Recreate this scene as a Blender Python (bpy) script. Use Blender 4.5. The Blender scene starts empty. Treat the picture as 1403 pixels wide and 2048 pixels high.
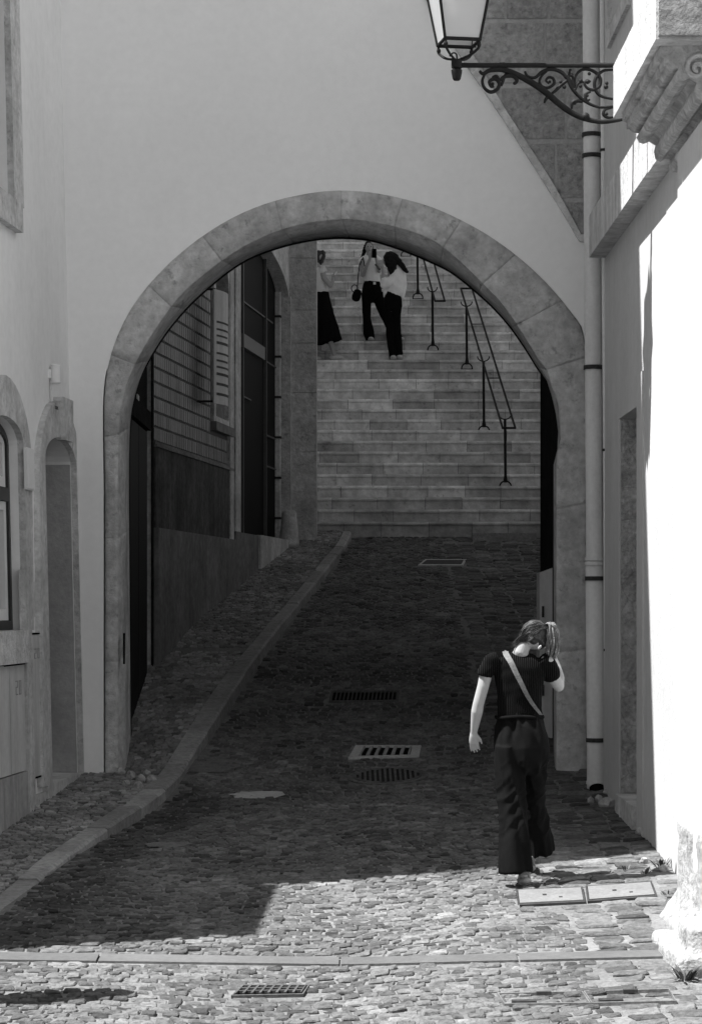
import bpy, math, random
import numpy as np
from mathutils import Vector, noise, geometry
scene = bpy.context.scene
rnd = random.Random(7)
nrs = np.random.RandomState(5)
# ---------------------------------------------------------------- camera
F, HY, HX, CZ = 4900.0, 1210.0, 701.5, 1.71       # focal length (photo px), horizon row, centre column, eye height
cam = bpy.data.cameras.new('camera'); camo = bpy.data.objects.new('camera', cam)
scene.collection.objects.link(camo); scene.camera = camo
cam.sensor_fit = 'VERTICAL'; cam.sensor_height = 36.0; cam.sensor_width = 24.66
cam.lens = 36.0 * F / 2048.0
cam.shift_y = (HY - 1024.0) / 2048.0
cam.clip_start = 0.1; cam.clip_end = 2000
camo.location = (0, 0, CZ); camo.rotation_euler = (math.radians(90), 0, 0)
# ---------------------------------------------------------------- light
SUN_EL, SUN_AZ = 62.0, 14.0
w = bpy.data.worlds.new('World'); scene.world = w; w.use_nodes = True
wn = w.node_tree; wn.nodes.clear()
sky = wn.nodes.new('ShaderNodeTexSky'); sky.sky_type = 'NISHITA'; sky.sun_disc = False
sky.sun_elevation = math.radians(SUN_EL); sky.sun_rotation = math.radians(270 - SUN_AZ)
bw = wn.nodes.new('ShaderNodeRGBToBW'); bg = wn.nodes.new('ShaderNodeBackground'); wo = wn.nodes.new('ShaderNodeOutputWorld')
bg.inputs['Strength'].default_value = 0.05
wn.links.new(sky.outputs[0], bw.inputs[0]); wn.links.new(bw.outputs[0], bg.inputs['Color']); wn.links.new(bg.outputs[0], wo.inputs[0])
sl = bpy.data.lights.new('sun', 'SUN'); sl.energy = 5.0; sl.angle = math.radians(0.5); sl.color = (1, 1, 1)
so = bpy.data.objects.new('sun', sl); scene.collection.objects.link(so)
ce, se, ca, sa = (math.cos(math.radians(SUN_EL)), math.sin(math.radians(SUN_EL)), math.cos(math.radians(SUN_AZ)), math.sin(math.radians(SUN_AZ)))
so.rotation_euler = Vector((-ca * ce, -sa * ce, se)).to_track_quat('Z', 'Y').to_euler()
so.location = (-20, -5, 40)
scene.view_settings.view_transform = 'Standard'; scene.view_settings.look = 'None'
scene.view_settings.exposure = 1.32; scene.view_settings.gamma = 1.0
scene.cycles.max_bounces = 10; scene.cycles.diffuse_bounces = 6
# ---------------------------------------------------------------- helpers
def P(px, py, d): return Vector(((px - HX) * d / F, d, CZ - (py - HY) * d / F))
def lin(tab, x):
    if x <= tab[0][0]: return tab[0][1]
    for (a, b), (c, e) in zip(tab, tab[1:]):
        if x <= c: return b + (e - b) * (x - a) / (c - a)
    return tab[-1][1]
ZC = [(-80, -.5), (6, -.5), (9, -.42), (12, -.22), (15, -.06), (16.2, 0.0), (18.3, .07), (19.4, .13), (20.8, .30), (22.5, .60), (24.3, 1.0),
      (26.5, 1.46), (28.85, 1.815), (31.1, 2.14), (33.3, 2.49), (34.2, 2.69), (36, 2.75), (200, 2.75)]
SW = [(8, -.34), (12, -.26), (14.5, -.12), (17.2, .06), (20.5, .29), (22, .60), (24.3, 1.115), (26.5, 1.55), (28.85, 1.887), (31.1, 2.22), (33.3, 2.53), (34.2, 2.77), (36, 2.9)]
def sm(tab, x, h=.5): return (lin(tab, x - h) + lin(tab, x - h / 2) + lin(tab, x) + lin(tab, x + h / 2) + lin(tab, x + h)) / 5
def gz(X, d):
    cs = lin([(0, .02), (8, .05), (19, .05), (22, .02), (25, 0)], d)
    return sm(ZC, d) + cs * (max(-1.1, X * .2) if X < 0 else min(2.6, X))
def sz(X, d): return sm(SW, d, .35)
def hitg(px, py, fn=gz, off=0.0, lo=8.0):
    def f(d):
        p = P(px, py, d); return p.z - fn(p.x, d) - off
    d = lo
    while f(d) > 0 and d < 60: d += .1
    a, b = d - .1, d
    for _ in range(30):
        m = (a + b) / 2
        if f(m) > 0: a = m
        else: b = m
    return P(px, py, b)
C = scene.collection
def tag(o, label=None, cat=None, group=None, kind=None):
    if label: o['label'] = label
    if cat: o['category'] = cat
    if group: o['group'] = group
    if kind: o['kind'] = kind
    return o
def thing(name, label, cat, loc=(0, 0, 0), group=None):
    o = bpy.data.objects.new(name, None); C.objects.link(o); o.location = loc; o.empty_display_size = .1
    return tag(o, label, cat, group)
def obj(name, vf, mat, parent=None, smooth=False, tone=None):
    if isinstance(vf, bpy.types.Mesh): me = vf
    else:
        me = bpy.data.meshes.new(name); me.from_pydata([tuple(v) for v in vf[0]], [], vf[1]); me.update()
        if tone is None and len(vf) > 2: tone = vf[2]
    if tone is not None:
        at = me.attributes.new('tone', 'FLOAT', 'FACE'); at.data.foreach_set('value', np.asarray(tone, dtype=np.float32))
    elif 'tone' not in me.attributes:
        at = me.attributes.new('tone', 'FLOAT', 'FACE'); at.data.foreach_set('value', np.ones(len(me.polygons), dtype=np.float32))
    if smooth: me.polygons.foreach_set('use_smooth', [True] * len(me.polygons))
    me.materials.append(mat)
    o = bpy.data.objects.new(name, me); C.objects.link(o)
    if parent:
        off = Vector(parent.location); q = parent.parent
        while q: off += Vector(q.location); q = q.parent
        if off.length > 0:
            me.transform(__import__('mathutils').Matrix.Translation(-off))
        o.parent = parent
    return o
def objs(name, vfs, mat, parent=None, **kw):
    return [obj(name, vf, mat, parent, **kw) for vf in vfs]
def merge(*parts):
    V, Fc, T = [], [], []
    for p in parts:
        b = len(V); V += [Vector(v) for v in p[0]]; Fc += [tuple(i + b for i in f) for f in p[1]]
        T += list(p[2]) if len(p) > 2 else [1.0] * len(p[1])
    return V, Fc, T
# ---------------------------------------------------------------- materials (the photograph is monochrome: all colours are greys)
def M(name, base, rough=.8, var=.15, scale=2.0, var2=.1, scale2=30.0, bump=.2, bscale=40.0, bdist=.01, tone=False, spec=.25, streak=0.0, metal=0.0, pits=0.0, dark=None, crack=0.0):
    m = bpy.data.materials.new(name); m.use_nodes = True; nt = m.node_tree; N = nt.nodes; L = nt.links
    b = N['Principled BSDF']; b.inputs['Roughness'].default_value = rough; b.inputs['Specular IOR Level'].default_value = spec; b.inputs['Metallic'].default_value = metal
    tc = N.new('ShaderNodeTexCoord'); co = tc.outputs['Object']
    def nz(s, det=6, r=.6, vec=None):
        n = N.new('ShaderNodeTexNoise'); n.inputs['Scale'].default_value = s; n.inputs['Detail'].default_value = det; n.inputs['Roughness'].default_value = r
        L.new(vec or co, n.inputs['Vector']); return n.outputs['Fac']
    def mp(v, a, c, lo=.3, hi=.7):
        n = N.new('ShaderNodeMapRange'); n.inputs['From Min'].default_value = lo; n.inputs['From Max'].default_value = hi
        n.inputs['To Min'].default_value = a; n.inputs['To Max'].default_value = c; L.new(v, n.inputs['Value']); return n.outputs[0]
    def mul(a, c):
        n = N.new('ShaderNodeMath'); n.operation = 'MULTIPLY'; L.new(a, n.inputs[0])
        if isinstance(c, float): n.inputs[1].default_value = c
        else: L.new(c, n.inputs[1])
        return n.outputs[0]
    v = mp(nz(scale), base * (1 - var), base * (1 + var))
    v = mul(v, mp(nz(scale2), 1 - var2, 1 + var2))
    if streak:
        mpn = N.new('ShaderNodeMapping'); mpn.inputs['Scale'].default_value = (5, 5, .5); L.new(co, mpn.inputs['Vector'])
        v = mul(v, mp(nz(1.6, 5, .6, mpn.outputs[0]), 1 - streak, 1.0, .35, .6))
    if pits:
        v = mul(v, mp(nz(11, 3, .7), 1 - pits, 1.0, .30, .40))
    if crack:
        vo = N.new('ShaderNodeTexVoronoi'); vo.feature = 'DISTANCE_TO_EDGE'; vo.inputs['Scale'].default_value = 5; L.new(co, vo.inputs['Vector'])
        v = mul(v, mp(vo.outputs['Distance'], 1 - crack, 1.0, 0.0, .03))
    if tone:
        at = N.new('ShaderNodeAttribute'); at.attribute_name = 'tone'; v = mul(v, at.outputs['Fac'])
    L.new(v, b.inputs['Base Color'])
    if bump:
        bn = N.new('ShaderNodeBump'); bn.inputs['Strength'].default_value = bump; bn.inputs['Distance'].default_value = bdist
        L.new(nz(bscale, 8, .65), bn.inputs['Height']); L.new(bn.outputs[0], b.inputs['Normal'])
    return m
m_plaster = M('plaster_wall', .85, .9, .05, .5, .025, 14, .12, 25, .01)
m_plaster_side = M('plaster_side', .84, .9, .06, .7, .04, 12, .15, 22, .01, streak=.03)
m_plaster_white = M('plaster_white', .52, .9, .06, 1.2, .05, 12, .4, 18, .012, streak=.06)
m_stone = M('limestone', .50, .85, .28, 2.6, .22, 16, .8, 28, .03, tone=True, pits=.35)
m_stone_side = M('limestone_side', .58, .85, .25, 2.5, .2, 18, .8, 28, .025, tone=True, pits=.3, streak=.15)
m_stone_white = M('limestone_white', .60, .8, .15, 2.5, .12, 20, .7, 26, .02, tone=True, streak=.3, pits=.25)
m_rubble = M('rubble_wall', .50, .95, .3, 5, .3, 30, 1.0, 14, .10, crack=.25, pits=.3)
m_ashlar = M('rough_ashlar', .45, .95, .22, 2.2, .28, 22, 1.0, 20, .07, tone=True, pits=.2)
m_joint_light = M('mortar', .42, .95, .15, 3, .15, 30, .6, 40, .02)
m_stairs = M('stair_limestone', .60, .9, .34, 1.5, .24, 8, .7, 26, .02, tone=True, pits=.35)
m_cobble = M('basalt_setts', .115, .9, .28, 1.2, .40, 26, 1.0, 45, .016, tone=True, spec=.10)
m_cobble_far = m_cobble
m_side_sett = M('limestone_setts', .22, .9, .25, 1.1, .3, 24, 1.0, 50, .012, tone=True, spec=.1)
m_sand = M('joint_sand', .155, .97, .3, 1.5, .3, 40, .8, 60, .01)
m_kerb = M('kerb_stone', .28, .8, .2, 2, .25, 22, .8, 40, .015, tone=True, pits=.2)
m_cover = M('cover_plate', .40, .6, .15, 4, .2, 40, .4, 60, .004, pits=.2)
m_steel = M('dark_steel', .04, .7, .3, 8, .3, 40, .3, 60, .003, spec=.15)
m_iron = M('cast_iron', .012, .6, .3, 9, .3, 60, .3, 70, .004, spec=.15)
m_black = M('black_void', .004, .9, .1, 2, .1, 10, 0, spec=.02)
m_darkdoor = M('dark_door_panels', .005, .6, .2, 2, .2, 20, .1, 40, .003, spec=.06)
m_mullion = M('door_mullion', .08, .5, .1, 2, .1, 20, .1)
m_tile = M('relief_tiles', .12, .4, .25, 1.5, .2, 20, .4, 30, .008, tone=True, spec=.5)
m_render = M('dark_render', .09, .9, .4, 1.8, .35, 14, .5, 20, .01, streak=.3, spec=.08)
m_render2 = M('base_render', .19, .95, .3, 1.6, .25, 12, .6, 20, .01, streak=.15, spec=.08)
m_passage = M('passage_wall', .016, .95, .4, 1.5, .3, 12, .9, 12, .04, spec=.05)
m_pipe = M('painted_pipe', .66, .5, .06, 3, .06, 30, .1, 30, .004, streak=.08)
m_paint_white = M('white_paint', .72, .5, .03, 3, .03, 30, .05)
m_panel = M('pale_panel', .56, .7, .1, 2, .06, 20, .2, 20, .006, streak=.2)
m_frame_dark = M('dark_window_frame', .03, .4, .1, 3, .1, 30, .1)
m_rock = M('loose_rock', .40, .9, .3, 9, .25, 50, 1, 40, .02)
m_weed = M('weed_leaf', .07, .6, .3, 9, .2, 40, .2)
m_skin = M('skin', .33, .55, .06, 9, .04, 60, .15, 90, .002, spec=.4)
m_skin_far = M('skin_far', .32, .6, .06, 9, .04, 60, .1, 90, .002)
m_black_cloth = M('black_cloth', .006, .95, .2, 12, .2, 90, .3, 120, .002, spec=.03)
m_trouser = M('trouser_cloth', .0075, .85, .15, 6, .15, 160, .35, 220, .002, spec=.04)
m_white_cloth = M('white_cloth', .78, .9, .06, 10, .05, 80, .4, 40, .004)
m_light_cloth = M('pale_cloth', .58, .9, .06, 10, .05, 80, .4, 40, .004)
m_strap = M('woven_strap', .12, .7, .25, 40, .3, 120, .6, 90, .003)
m_shoe = M('shoe', .45, .7, .1, 9, .1, 60, .3)
m_sandal = M('sandal', .26, .7, .2, 20, .2, 60, .5, 90, .003)
m_hair_dark = M('dark_hair', .007, .6, .3, 20, .3, 90, .4, 100, .003, spec=.12)
m_hair = M('brown_hair', .020, .5, .45, 20, .45, 120, .5, 150, .004, spec=.5)
m_hair_light = M('light_hair', .17, .45, .3, 25, .3, 150, .5, 150, .004, spec=.5)
def glassmat(name, base, rough, mix=0.0):
    m = bpy.data.materials.new(name); m.use_nodes = True; b = m.node_tree.nodes['Principled BSDF']
    b.inputs['Base Color'].default_value = (base, base, base, 1); b.inputs['Roughness'].default_value = rough
    b.inputs['Transmission Weight'].default_value = mix; b.inputs['IOR'].default_value = 1.45; return m
m_glass = glassmat('window_glass', .08, .08)
m_lglass = glassmat('lantern_glass', .62, .45, .35)
m_white_hi = M('lamp_enamel', .75, .4, .02, 3, .02, 20, .03)
# ribbed knit top
def ribbed():
    m = M('ribbed_knit', .016, .95, .2, 8, .2, 80, .2, 80, .002, spec=.04); nt = m.node_tree; N = nt.nodes; L = nt.links
    tc = N.new('ShaderNodeTexCoord'); wv = N.new('ShaderNodeTexWave'); wv.wave_type = 'BANDS'; wv.bands_direction = 'X'; wv.inputs['Scale'].default_value = 26; wv.inputs['Distortion'].default_value = 1.2; wv.inputs['Detail Scale'].default_value = .4
    L.new(tc.outputs['Object'], wv.inputs['Vector'])
    b = N['Principled BSDF']; bn = N.new('ShaderNodeBump'); bn.inputs['Strength'].default_value = .9; bn.inputs['Distance'].default_value = .008
    L.new(wv.outputs['Fac'], bn.inputs['Height']); L.new(bn.outputs[0], b.inputs['Normal'])
    mr = N.new('ShaderNodeMapRange'); mr.inputs['To Min'].default_value = .003; mr.inputs['To Max'].default_value = .014; L.new(wv.outputs['Fac'], mr.inputs['Value']); L.new(mr.outputs[0], b.inputs['Base Color'])
    return m
m_rib = ribbed()
# ---------------------------------------------------------------- shapes
def box(x0, x1, y0, y1, z0, z1):
    v = [(x, y, z) for z in (z0, z1) for y in (y0, y1) for x in (x0, x1)]
    f = [(0, 2, 3, 1), (4, 5, 7, 6), (0, 1, 5, 4), (2, 6, 7, 3), (0, 4, 6, 2), (1, 3, 7, 5)]
    return [Vector(p) for p in v], f
class Plane:
    """a wall face: a = metres along the wall, b = height, off = metres out of the face towards the street"""
    def __init__(s, o, u, n, up=(0, 0, 1)):
        s.o = Vector(o); s.u = Vector(u).normalized(); s.n = Vector(n).normalized(); s.v = Vector(up)
    def w(s, a, b, off=0.0): return s.o + s.u * a + s.v * b + s.n * off
    def px(s, px, py, off=0.0):
        cam0 = Vector((0, 0, CZ)); r = P(px, py, 1.0) - cam0; nn = s.u.cross(s.v)
        o = s.o + s.n * off; t = (o - cam0).dot(nn) / r.dot(nn); q = cam0 + r * t - o
        # solve q = u a + v b
        b = q.z / s.v.z; q2 = q - s.v * b; return (q2.dot(s.u), b)
    def prism(s, poly, o0, o1, holes=(), tone=None, back=False):
        loops = [list(poly)] + [list(h) for h in holes]
        tris = geometry.tessellate_polygon([[Vector((a, b, 0)) for a, b in lp] for lp in loops])
        flat = [p for lp in loops for p in lp]; n = len(flat)
        V = [s.w(a, b, o1) for a, b in flat] + [s.w(a, b, o0) for a, b in flat]
        Fc = []
        for t in tris:
            t = tuple(t); nn = (V[t[1]] - V[t[0]]).cross(V[t[2]] - V[t[0]])
            if nn.length < 1e-12: continue
            Fc.append(t if nn.dot(s.n) > 0 else t[::-1])
            if back: Fc.append(tuple(i + n for i in (t[::-1] if nn.dot(s.n) > 0 else t)))
        b = 0
        for lp in loops:
            k = len(lp)
            for i in range(k):
                j = (i + 1) % k; Fc.append((b + i, b + j, b + j + n, b + i + n))
            b += k
        return V, Fc, [tone if tone is not None else 1.0] * len(Fc)
def rect(a0, a1, b0, b1): return [(a0, b0), (a1, b0), (a1, b1), (a0, b1)]
def tube(pts, r, n=8, cap=True):
    pts = [Vector(p) for p in pts]; V, Fc = [], []
    rr = r if isinstance(r, (list, tuple)) else [r] * len(pts)
    ref = None
    for i, p in enumerate(pts):
        t = (pts[min(i + 1, len(pts) - 1)] - pts[max(i - 1, 0)]).normalized()
        if ref is None: ref = t.orthogonal().normalized()
        ref = (ref - t * ref.dot(t)).normalized() if (ref - t * ref.dot(t)).length > 1e-6 else t.orthogonal().normalized()
        bb = t.cross(ref)
        for k in range(n):
            a = 2 * math.pi * k / n; V.append(p + (ref * math.cos(a) + bb * math.sin(a)) * rr[i])
    for i in range(len(pts) - 1):
        for k in range(n):
            k2 = (k + 1) % n; Fc.append((i * n + k, i * n + k2, (i + 1) * n + k2, (i + 1) * n + k))
    if cap: Fc.append(tuple(range(n))[::-1]); Fc.append(tuple((len(pts) - 1) * n + k for k in range(n)))
    return V, Fc
def spl(pts, k=6):
    pts = [Vector(p) for p in pts]; out = []
    for i in range(len(pts) - 1):
        p0 = pts[max(i - 1, 0)]; p1 = pts[i]; p2 = pts[i + 1]; p3 = pts[min(i + 2, len(pts) - 1)]
        for j in range(k):
            t = j / k; out.append(.5 * ((2 * p1) + (p2 - p0) * t + (2 * p0 - 5 * p1 + 4 * p2 - p3) * t * t + (3 * p1 - p0 - 3 * p2 + p3) * t ** 3))
    out.append(pts[-1]); return out
def lathe(c, prof, n=20, axis='Z'):
    V, Fc = [], []; c = Vector(c)
    for r, z in prof:
        for k in range(n):
            a = 2 * math.pi * k / n; V.append(c + Vector((r * math.cos(a), r * math.sin(a), z)))
    for i in range(len(prof) - 1):
        for k in range(n):
            k2 = (k + 1) % n; Fc.append((i * n + k, i * n + k2, (i + 1) * n + k2, (i + 1) * n + k))
    Fc.append(tuple(range(n))[::-1]); Fc.append(tuple((len(prof) - 1) * n + k for k in range(n)))
    return V, Fc
def rock_vf(c, r, seed, flat=.7):
    import bmesh
    bm = bmesh.new(); bmesh.ops.create_icosphere(bm, subdivisions=3, radius=1.0)
    rg = random.Random(seed); sx, sy, szz = rg.uniform(.8, 1.25), rg.uniform(.8, 1.2), rg.uniform(.75, 1.0) * flat / .7
    cuts = [Vector((rg.uniform(-1, 1), rg.uniform(-1, 1), rg.uniform(-.3, 1))).normalized() for _ in range(9)]
    for v in bm.verts:
        co = v.co.copy()
        for cdir in cuts:
            d = co.dot(cdir)
            if d > .72: co -= cdir * (d - .72)
        co += co.normalized() * noise.noise(co * 2.5 + Vector((seed, 0, 0))) * .12
        v.co = Vector((co.x * sx, co.y * sy, co.z * szz)) * r + Vector(c)
    V = [v.co.copy() for v in bm.verts]; Fc = [tuple(v.index for v in f.verts) for f in bm.faces]; bm.free(); return V, Fc
# ================================================================ SETTING: ground sheet
def axis_vals(segs):
    out = []
    for a, b, n in segs: out += list(np.linspace(a, b, n, endpoint=False))
    out.append(segs[-1][1]); return out
def height_grid(xs, ys, fn):
    V = [(x, y, fn(x, y)) for y in ys for x in xs]; nx = len(xs)
    Fc = [(j * nx + i, j * nx + i + 1, (j + 1) * nx + i + 1, (j + 1) * nx + i) for j in range(len(ys) - 1) for i in range(nx - 1)]
    return V, Fc
xs = axis_vals([(-300, -40, 6), (-40, -6, 12), (-6, 6, 60), (6, 40, 12), (40, 300, 6)]); ys = axis_vals([(-300, -40, 6), (-40, 8, 24), (8, 36, 140), (36, 60, 8), (60, 300, 6)])
tag(obj('ground', height_grid(xs, ys, lambda x, y: gz(x, y) - .009), m_sand), kind='structure')
# ---- kerb line measured on the pavement level
KI = [(-140, 1900), (0, 1792), (122, 1686), (192, 1647), (295, 1574), (346, 1506), (361, 1486), (420, 1390), (464, 1335), (518, 1273), (560, 1223), (593, 1186), (617, 1157), (655, 1108), (685, 1070), (704, 1052)]
KO = [(-140, 1945), (0, 1827), (167, 1686), (276, 1619), (340, 1574), (385, 1506), (415, 1465), (455, 1398), (497, 1338), (537, 1280), (575, 1237), (612, 1188), (638, 1160), (666, 1120), (692, 1085), (723, 1053)]
KI = [hitg(a, b, sz) for a, b in KI]; KO = [hitg(a, b, sz) for a, b in KO]
def poly_x(line, d): t_ = sorted([(p.y, p.x) for p in line]); return sum(lin(t_, d + e) for e in (-.8, -.4, 0, .4, .8)) / 5
def kin(d): return poly_x(KI, d) if d < 33.9 else poly_x(KI, 33.9)
def kout(d): return poly_x(KO, d) if d < 33.9 else poly_x(KO, 33.9)
# left facade line, tiled building line
XL0, TL = -2.518, .085
def left_x(d): return XL0 + TL * (d - 17.6)
XT0, TT = -1.974, .122
def tile_x(d): return XT0 + TT * (d - 24.3)
def side_left(d):
    if d < 20.6: return left_x(d)
    if d < 24.3: return -2.02
    return tile_x(d)
XR = 2.01
def side_right(d): return XR + .02 if d < 20.5 else 1.87 if d < 24.3 else 3.25
# ---- covers / drains to leave free of stones (photo corners -> ground points)
def gq(*pp): return [hitg(a, b) for a, b in pp]
COV = dict(a=gq((1031, 1780), (1164, 1775), (1170, 1805), (1035, 1812)), b=gq((1170, 1773), (1302, 1764), (1313, 1794), (1174, 1804.5)),
           c=gq((994, 1989), (1164, 1985), (1180, 2009), (1008, 2011)), d=gq((1166, 1985), (1337, 1980), (1352, 2005), (1182, 2009)),
           f=gq((484, 1972), (619, 1972), (606, 1991), (462, 1994)), g=gq((711, 1491), (842, 1492), (837, 1513), (696, 1517)),
           h=gq((662, 1382), (799, 1382), (796, 1402), (657, 1404)), k=gq((850, 1119), (932, 1119), (925, 1131), (835, 1131)))
MH = hitg(775, 1552); MHR = .36
BAND = [(hitg(0, 1906), hitg(0, 1920)), (hitg(1290, 1902), hitg(1290, 1915))]
bd0 = BAND[0][1].y, BAND[0][0].y; bd1 = BAND[1][1].y, BAND[1][0].y
def band_d(X):
    t = (X - BAND[0][0].x) / (BAND[1][0].x - BAND[0][0].x); return (bd0[0] + (bd1[0] - bd0[0]) * t, bd0[1] + (bd1[1] - bd0[1]) * t)
def inpoly(x, y, q, grow=0.0):
    cx = sum(p.x for p in q) / len(q); cy = sum(p.y for p in q) / len(q); c = False; n = len(q)
    pts = [(cx + (p.x - cx) * (1 + grow), cy + (p.y - cy) * (1 + grow)) for p in q]
    for i in range(n):
        x1, y1 = pts[i]; x2, y2 = pts[i - 1]
        if (y1 > y) != (y2 > y) and x < (x2 - x1) * (y - y1) / (y2 - y1) + x1: c = not c
    return c
def free(x, y):
    for k, q in COV.items():
        if k in 'cd': continue
        if inpoly(x, y, q, .12): return False
    if math.hypot(x - MH.x, (y - MH.y)) < MHR + .03: return False
    b0, b1 = band_d(x)
    if b0 - .04 < y < b1 + .04: return False
    return True
def setts(xr, yr, size, fn, ok, seed, gap=.010, tonef=None, warp=.07, amp=.0035, bond=True, sx=None, sy=None, alt=0.0):
    """individually shaped paving stones on a jittered, wavy lattice"""
    rs = np.random.RandomState(seed); sx = sx or size; sy = sy or size
    nx = int((xr[1] - xr[0]) / sx) + 1; ny = int((yr[1] - yr[0]) / sy) + 1
    V, Fc, T = [], [], []
    jx = rs.uniform(-1, 1, (ny + 2, nx + 4)); jy = rs.uniform(-1, 1, (ny + 2, nx + 4))
    def pt(i, j, half):
        x = xr[0] + (i + half) * sx; y = yr[0] + j * sy
        y += warp * math.sin(x * 2.1 + y * .45) + warp * .6 * math.sin(x * 4.3 - y * 1.1 + 1) + alt * x
        x += warp * .5 * math.sin(y * 2.4 + x)
        return x, y
    for j in range(ny):
        half = (.5 * (j % 2) if bond else 0) + rs.uniform(-.15, .15)
        cuts = [0.16 * u for u in rs.uniform(-1, 1, nx + 2)]
        for i in range(nx):
            a = pt(i + cuts[i], j, half); b = pt(i + 1 + cuts[i + 1], j, half); c = pt(i + 1 + cuts[i + 1], j + 1, half); d = pt(i + cuts[i], j + 1, half)
            cx = (a[0] + b[0] + c[0] + d[0]) / 4; cy = (a[1] + b[1] + c[1] + d[1]) / 4
            if not ok(cx, cy): continue
            z0 = fn(cx, cy); tx, ty = rs.normal(0, .035), rs.normal(0, .03); dz = rs.normal(0, amp)
            base = len(V); q = []
            for p in (a, b, c, d):
                px_, py_ = p[0] + rs.normal(0, sx * .06), p[1] + rs.normal(0, sy * .06)
                dx, dy = px_ - cx, py_ - cy; L = math.hypot(dx, dy); g = max(.3, 1 - gap * rs.uniform(.35, 1.5) / L)
                q.append((cx + dx * g, cy + dy * g))
            # octagonal outline: corners cut
            o = []
            for k in range(4):
                p, pn = q[k], q[(k + 1) % 4]; t0 = rs.uniform(.05, .16)
                o.append((p[0] + (pn[0] - p[0]) * t0, p[1] + (pn[1] - p[1]) * t0)); o.append((p[0] + (pn[0] - p[0]) * (1 - t0), p[1] + (pn[1] - p[1]) * (1 - t0)))
            def zz(x, y): return fn(x, y) + dz + tx * (x - cx) + ty * (y - cy)
            for (x, y) in o: V.append((x, y, zz(x, y) - .035))
            for (x, y) in o: V.append((x, y, zz(x, y) - .0055))
            for (x, y) in o: V.append((cx + (x - cx) * .86, cy + (y - cy) * .86, zz(x, y) + rs.normal(0, .0028)))
            V.append((cx, cy, zz(cx, cy) + .002 + rs.normal(0, .0035)))
            tn = (tonef(cx, cy) if tonef else 1.0) * float(np.clip(rs.normal(1.0, .24), .45, 1.9))
            for k in range(8):
                k2 = (k + 1) % 8
                Fc += [(base + k, base + k2, base + 8 + k2, base + 8 + k), (base + 8 + k, base + 8 + k2, base + 16 + k2, base + 16 + k), (base + 16 + k, base + 16 + k2, base + 24)]
                T += [tn, tn, tn]
    return V, Fc, T
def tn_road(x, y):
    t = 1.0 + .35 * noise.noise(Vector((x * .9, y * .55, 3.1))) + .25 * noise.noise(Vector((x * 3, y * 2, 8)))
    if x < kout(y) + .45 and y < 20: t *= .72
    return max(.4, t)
GUT = 1.22
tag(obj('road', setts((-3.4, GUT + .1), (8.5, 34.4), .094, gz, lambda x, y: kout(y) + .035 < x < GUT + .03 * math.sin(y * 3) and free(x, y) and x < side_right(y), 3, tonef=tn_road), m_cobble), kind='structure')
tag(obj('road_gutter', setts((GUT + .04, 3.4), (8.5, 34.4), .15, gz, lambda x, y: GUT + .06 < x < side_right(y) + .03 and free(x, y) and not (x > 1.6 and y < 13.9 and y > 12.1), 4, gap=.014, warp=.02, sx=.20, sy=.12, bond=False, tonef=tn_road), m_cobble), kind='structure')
tag(obj('plaza', setts((GUT + 1.0, 6.0), (8.5, 12.2), .15, gz, lambda x, y: x > side_right(9) + .03, 14, gap=.016, sx=.18, sy=.12, tonef=tn_road), m_cobble), kind='structure')
tag(obj('pavement', setts((-3.2, .1), (9.0, 34.4), .075, lambda x, y: sz(x, y) + .004, lambda x, y: side_left(y) - .03 < x < kin(y) - .01 and not (24.9 < y < 25.15), 6, gap=.007, warp=.035, amp=.003, tonef=lambda x, y: max(.5, 1 + .3 * noise.noise(Vector((x * 2, y * .8, 1))))), m_side_sett), kind='structure')
def pave_base():
    ys = [9 + .25 * i for i in range(102)]; V = []; Fc = []
    for y in ys:
        x0, x1 = side_left(y) - .3, kin(y) + .02; z = sz(0, y) - .012; V += [(x0, y, z), (x1, y, z)]
    for i in range(len(ys) - 1): Fc.append((2 * i, 2 * i + 1, 2 * i + 3, 2 * i + 2))
    return V, Fc
tag(obj('pavement_bed', pave_base(), m_sand), kind='structure')
def kerb_vf():
    parts = []; d = 9.0; rg = random.Random(4)
    while d < 33.9:
        L = rg.uniform(.75, 1.15); e = min(d + L, 34.1); V, Fc = [], []; n = 7; dz = rg.uniform(-.008, .008)
        for i in range(n + 1):
            y = d + .007 + (e - d - .014) * i / n; ki, ko = kin(y), kout(y); z = sz(0, y) + .008 + dz
            j = lambda s: .008 * noise.noise(Vector((y * 6, s, 0)))
            V += [(ki, y, z - .1), (ki, y, z), (ko - .02 + j(1), y, z + j(2)), (ko + j(5), y, z - .018 + j(3)), (ko + .012 + 2 * j(4), y, z - .25)]
        for i in range(n):
            for k in range(4): Fc.append((i * 5 + k, i * 5 + k + 1, (i + 1) * 5 + k + 1, (i + 1) * 5 + k))
        Fc.append((0, 1, 2, 3, 4)); Fc.append(tuple(n * 5 + k for k in (4, 3, 2, 1, 0)))
        parts.append((V, Fc, [rg.uniform(.75, 1.2)] * len(Fc))); d = e
    return merge(*parts)
tag(obj('kerb', kerb_vf(), m_kerb), kind='structure')
def band_vf():
    parts = []; x = -6.0; rg = random.Random(9)
    while x < 1.60:
        L = rg.uniform(.9, 1.6); e = min(x + L, 1.62); V, Fc = [], []
        for i in range(6):
            xx = x + .006 + (e - x - .012) * i / 5; b0, b1 = band_d(xx)
            V += [(xx, b0, gz(xx, b0) - .05), (xx, b0, gz(xx, b0) + .004), (xx, b1, gz(xx, b1) + .006), (xx, b1, gz(xx, b1) - .05)]
        for i in range(5):
            for k in range(3): Fc.append((i * 4 + k, i * 4 + k + 1, (i + 1) * 4 + k + 1, (i + 1) * 4 + k))
        parts.append((V, Fc, [rg.uniform(.8, 1.05)] * len(Fc))); x = e
    return merge(*parts)
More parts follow.
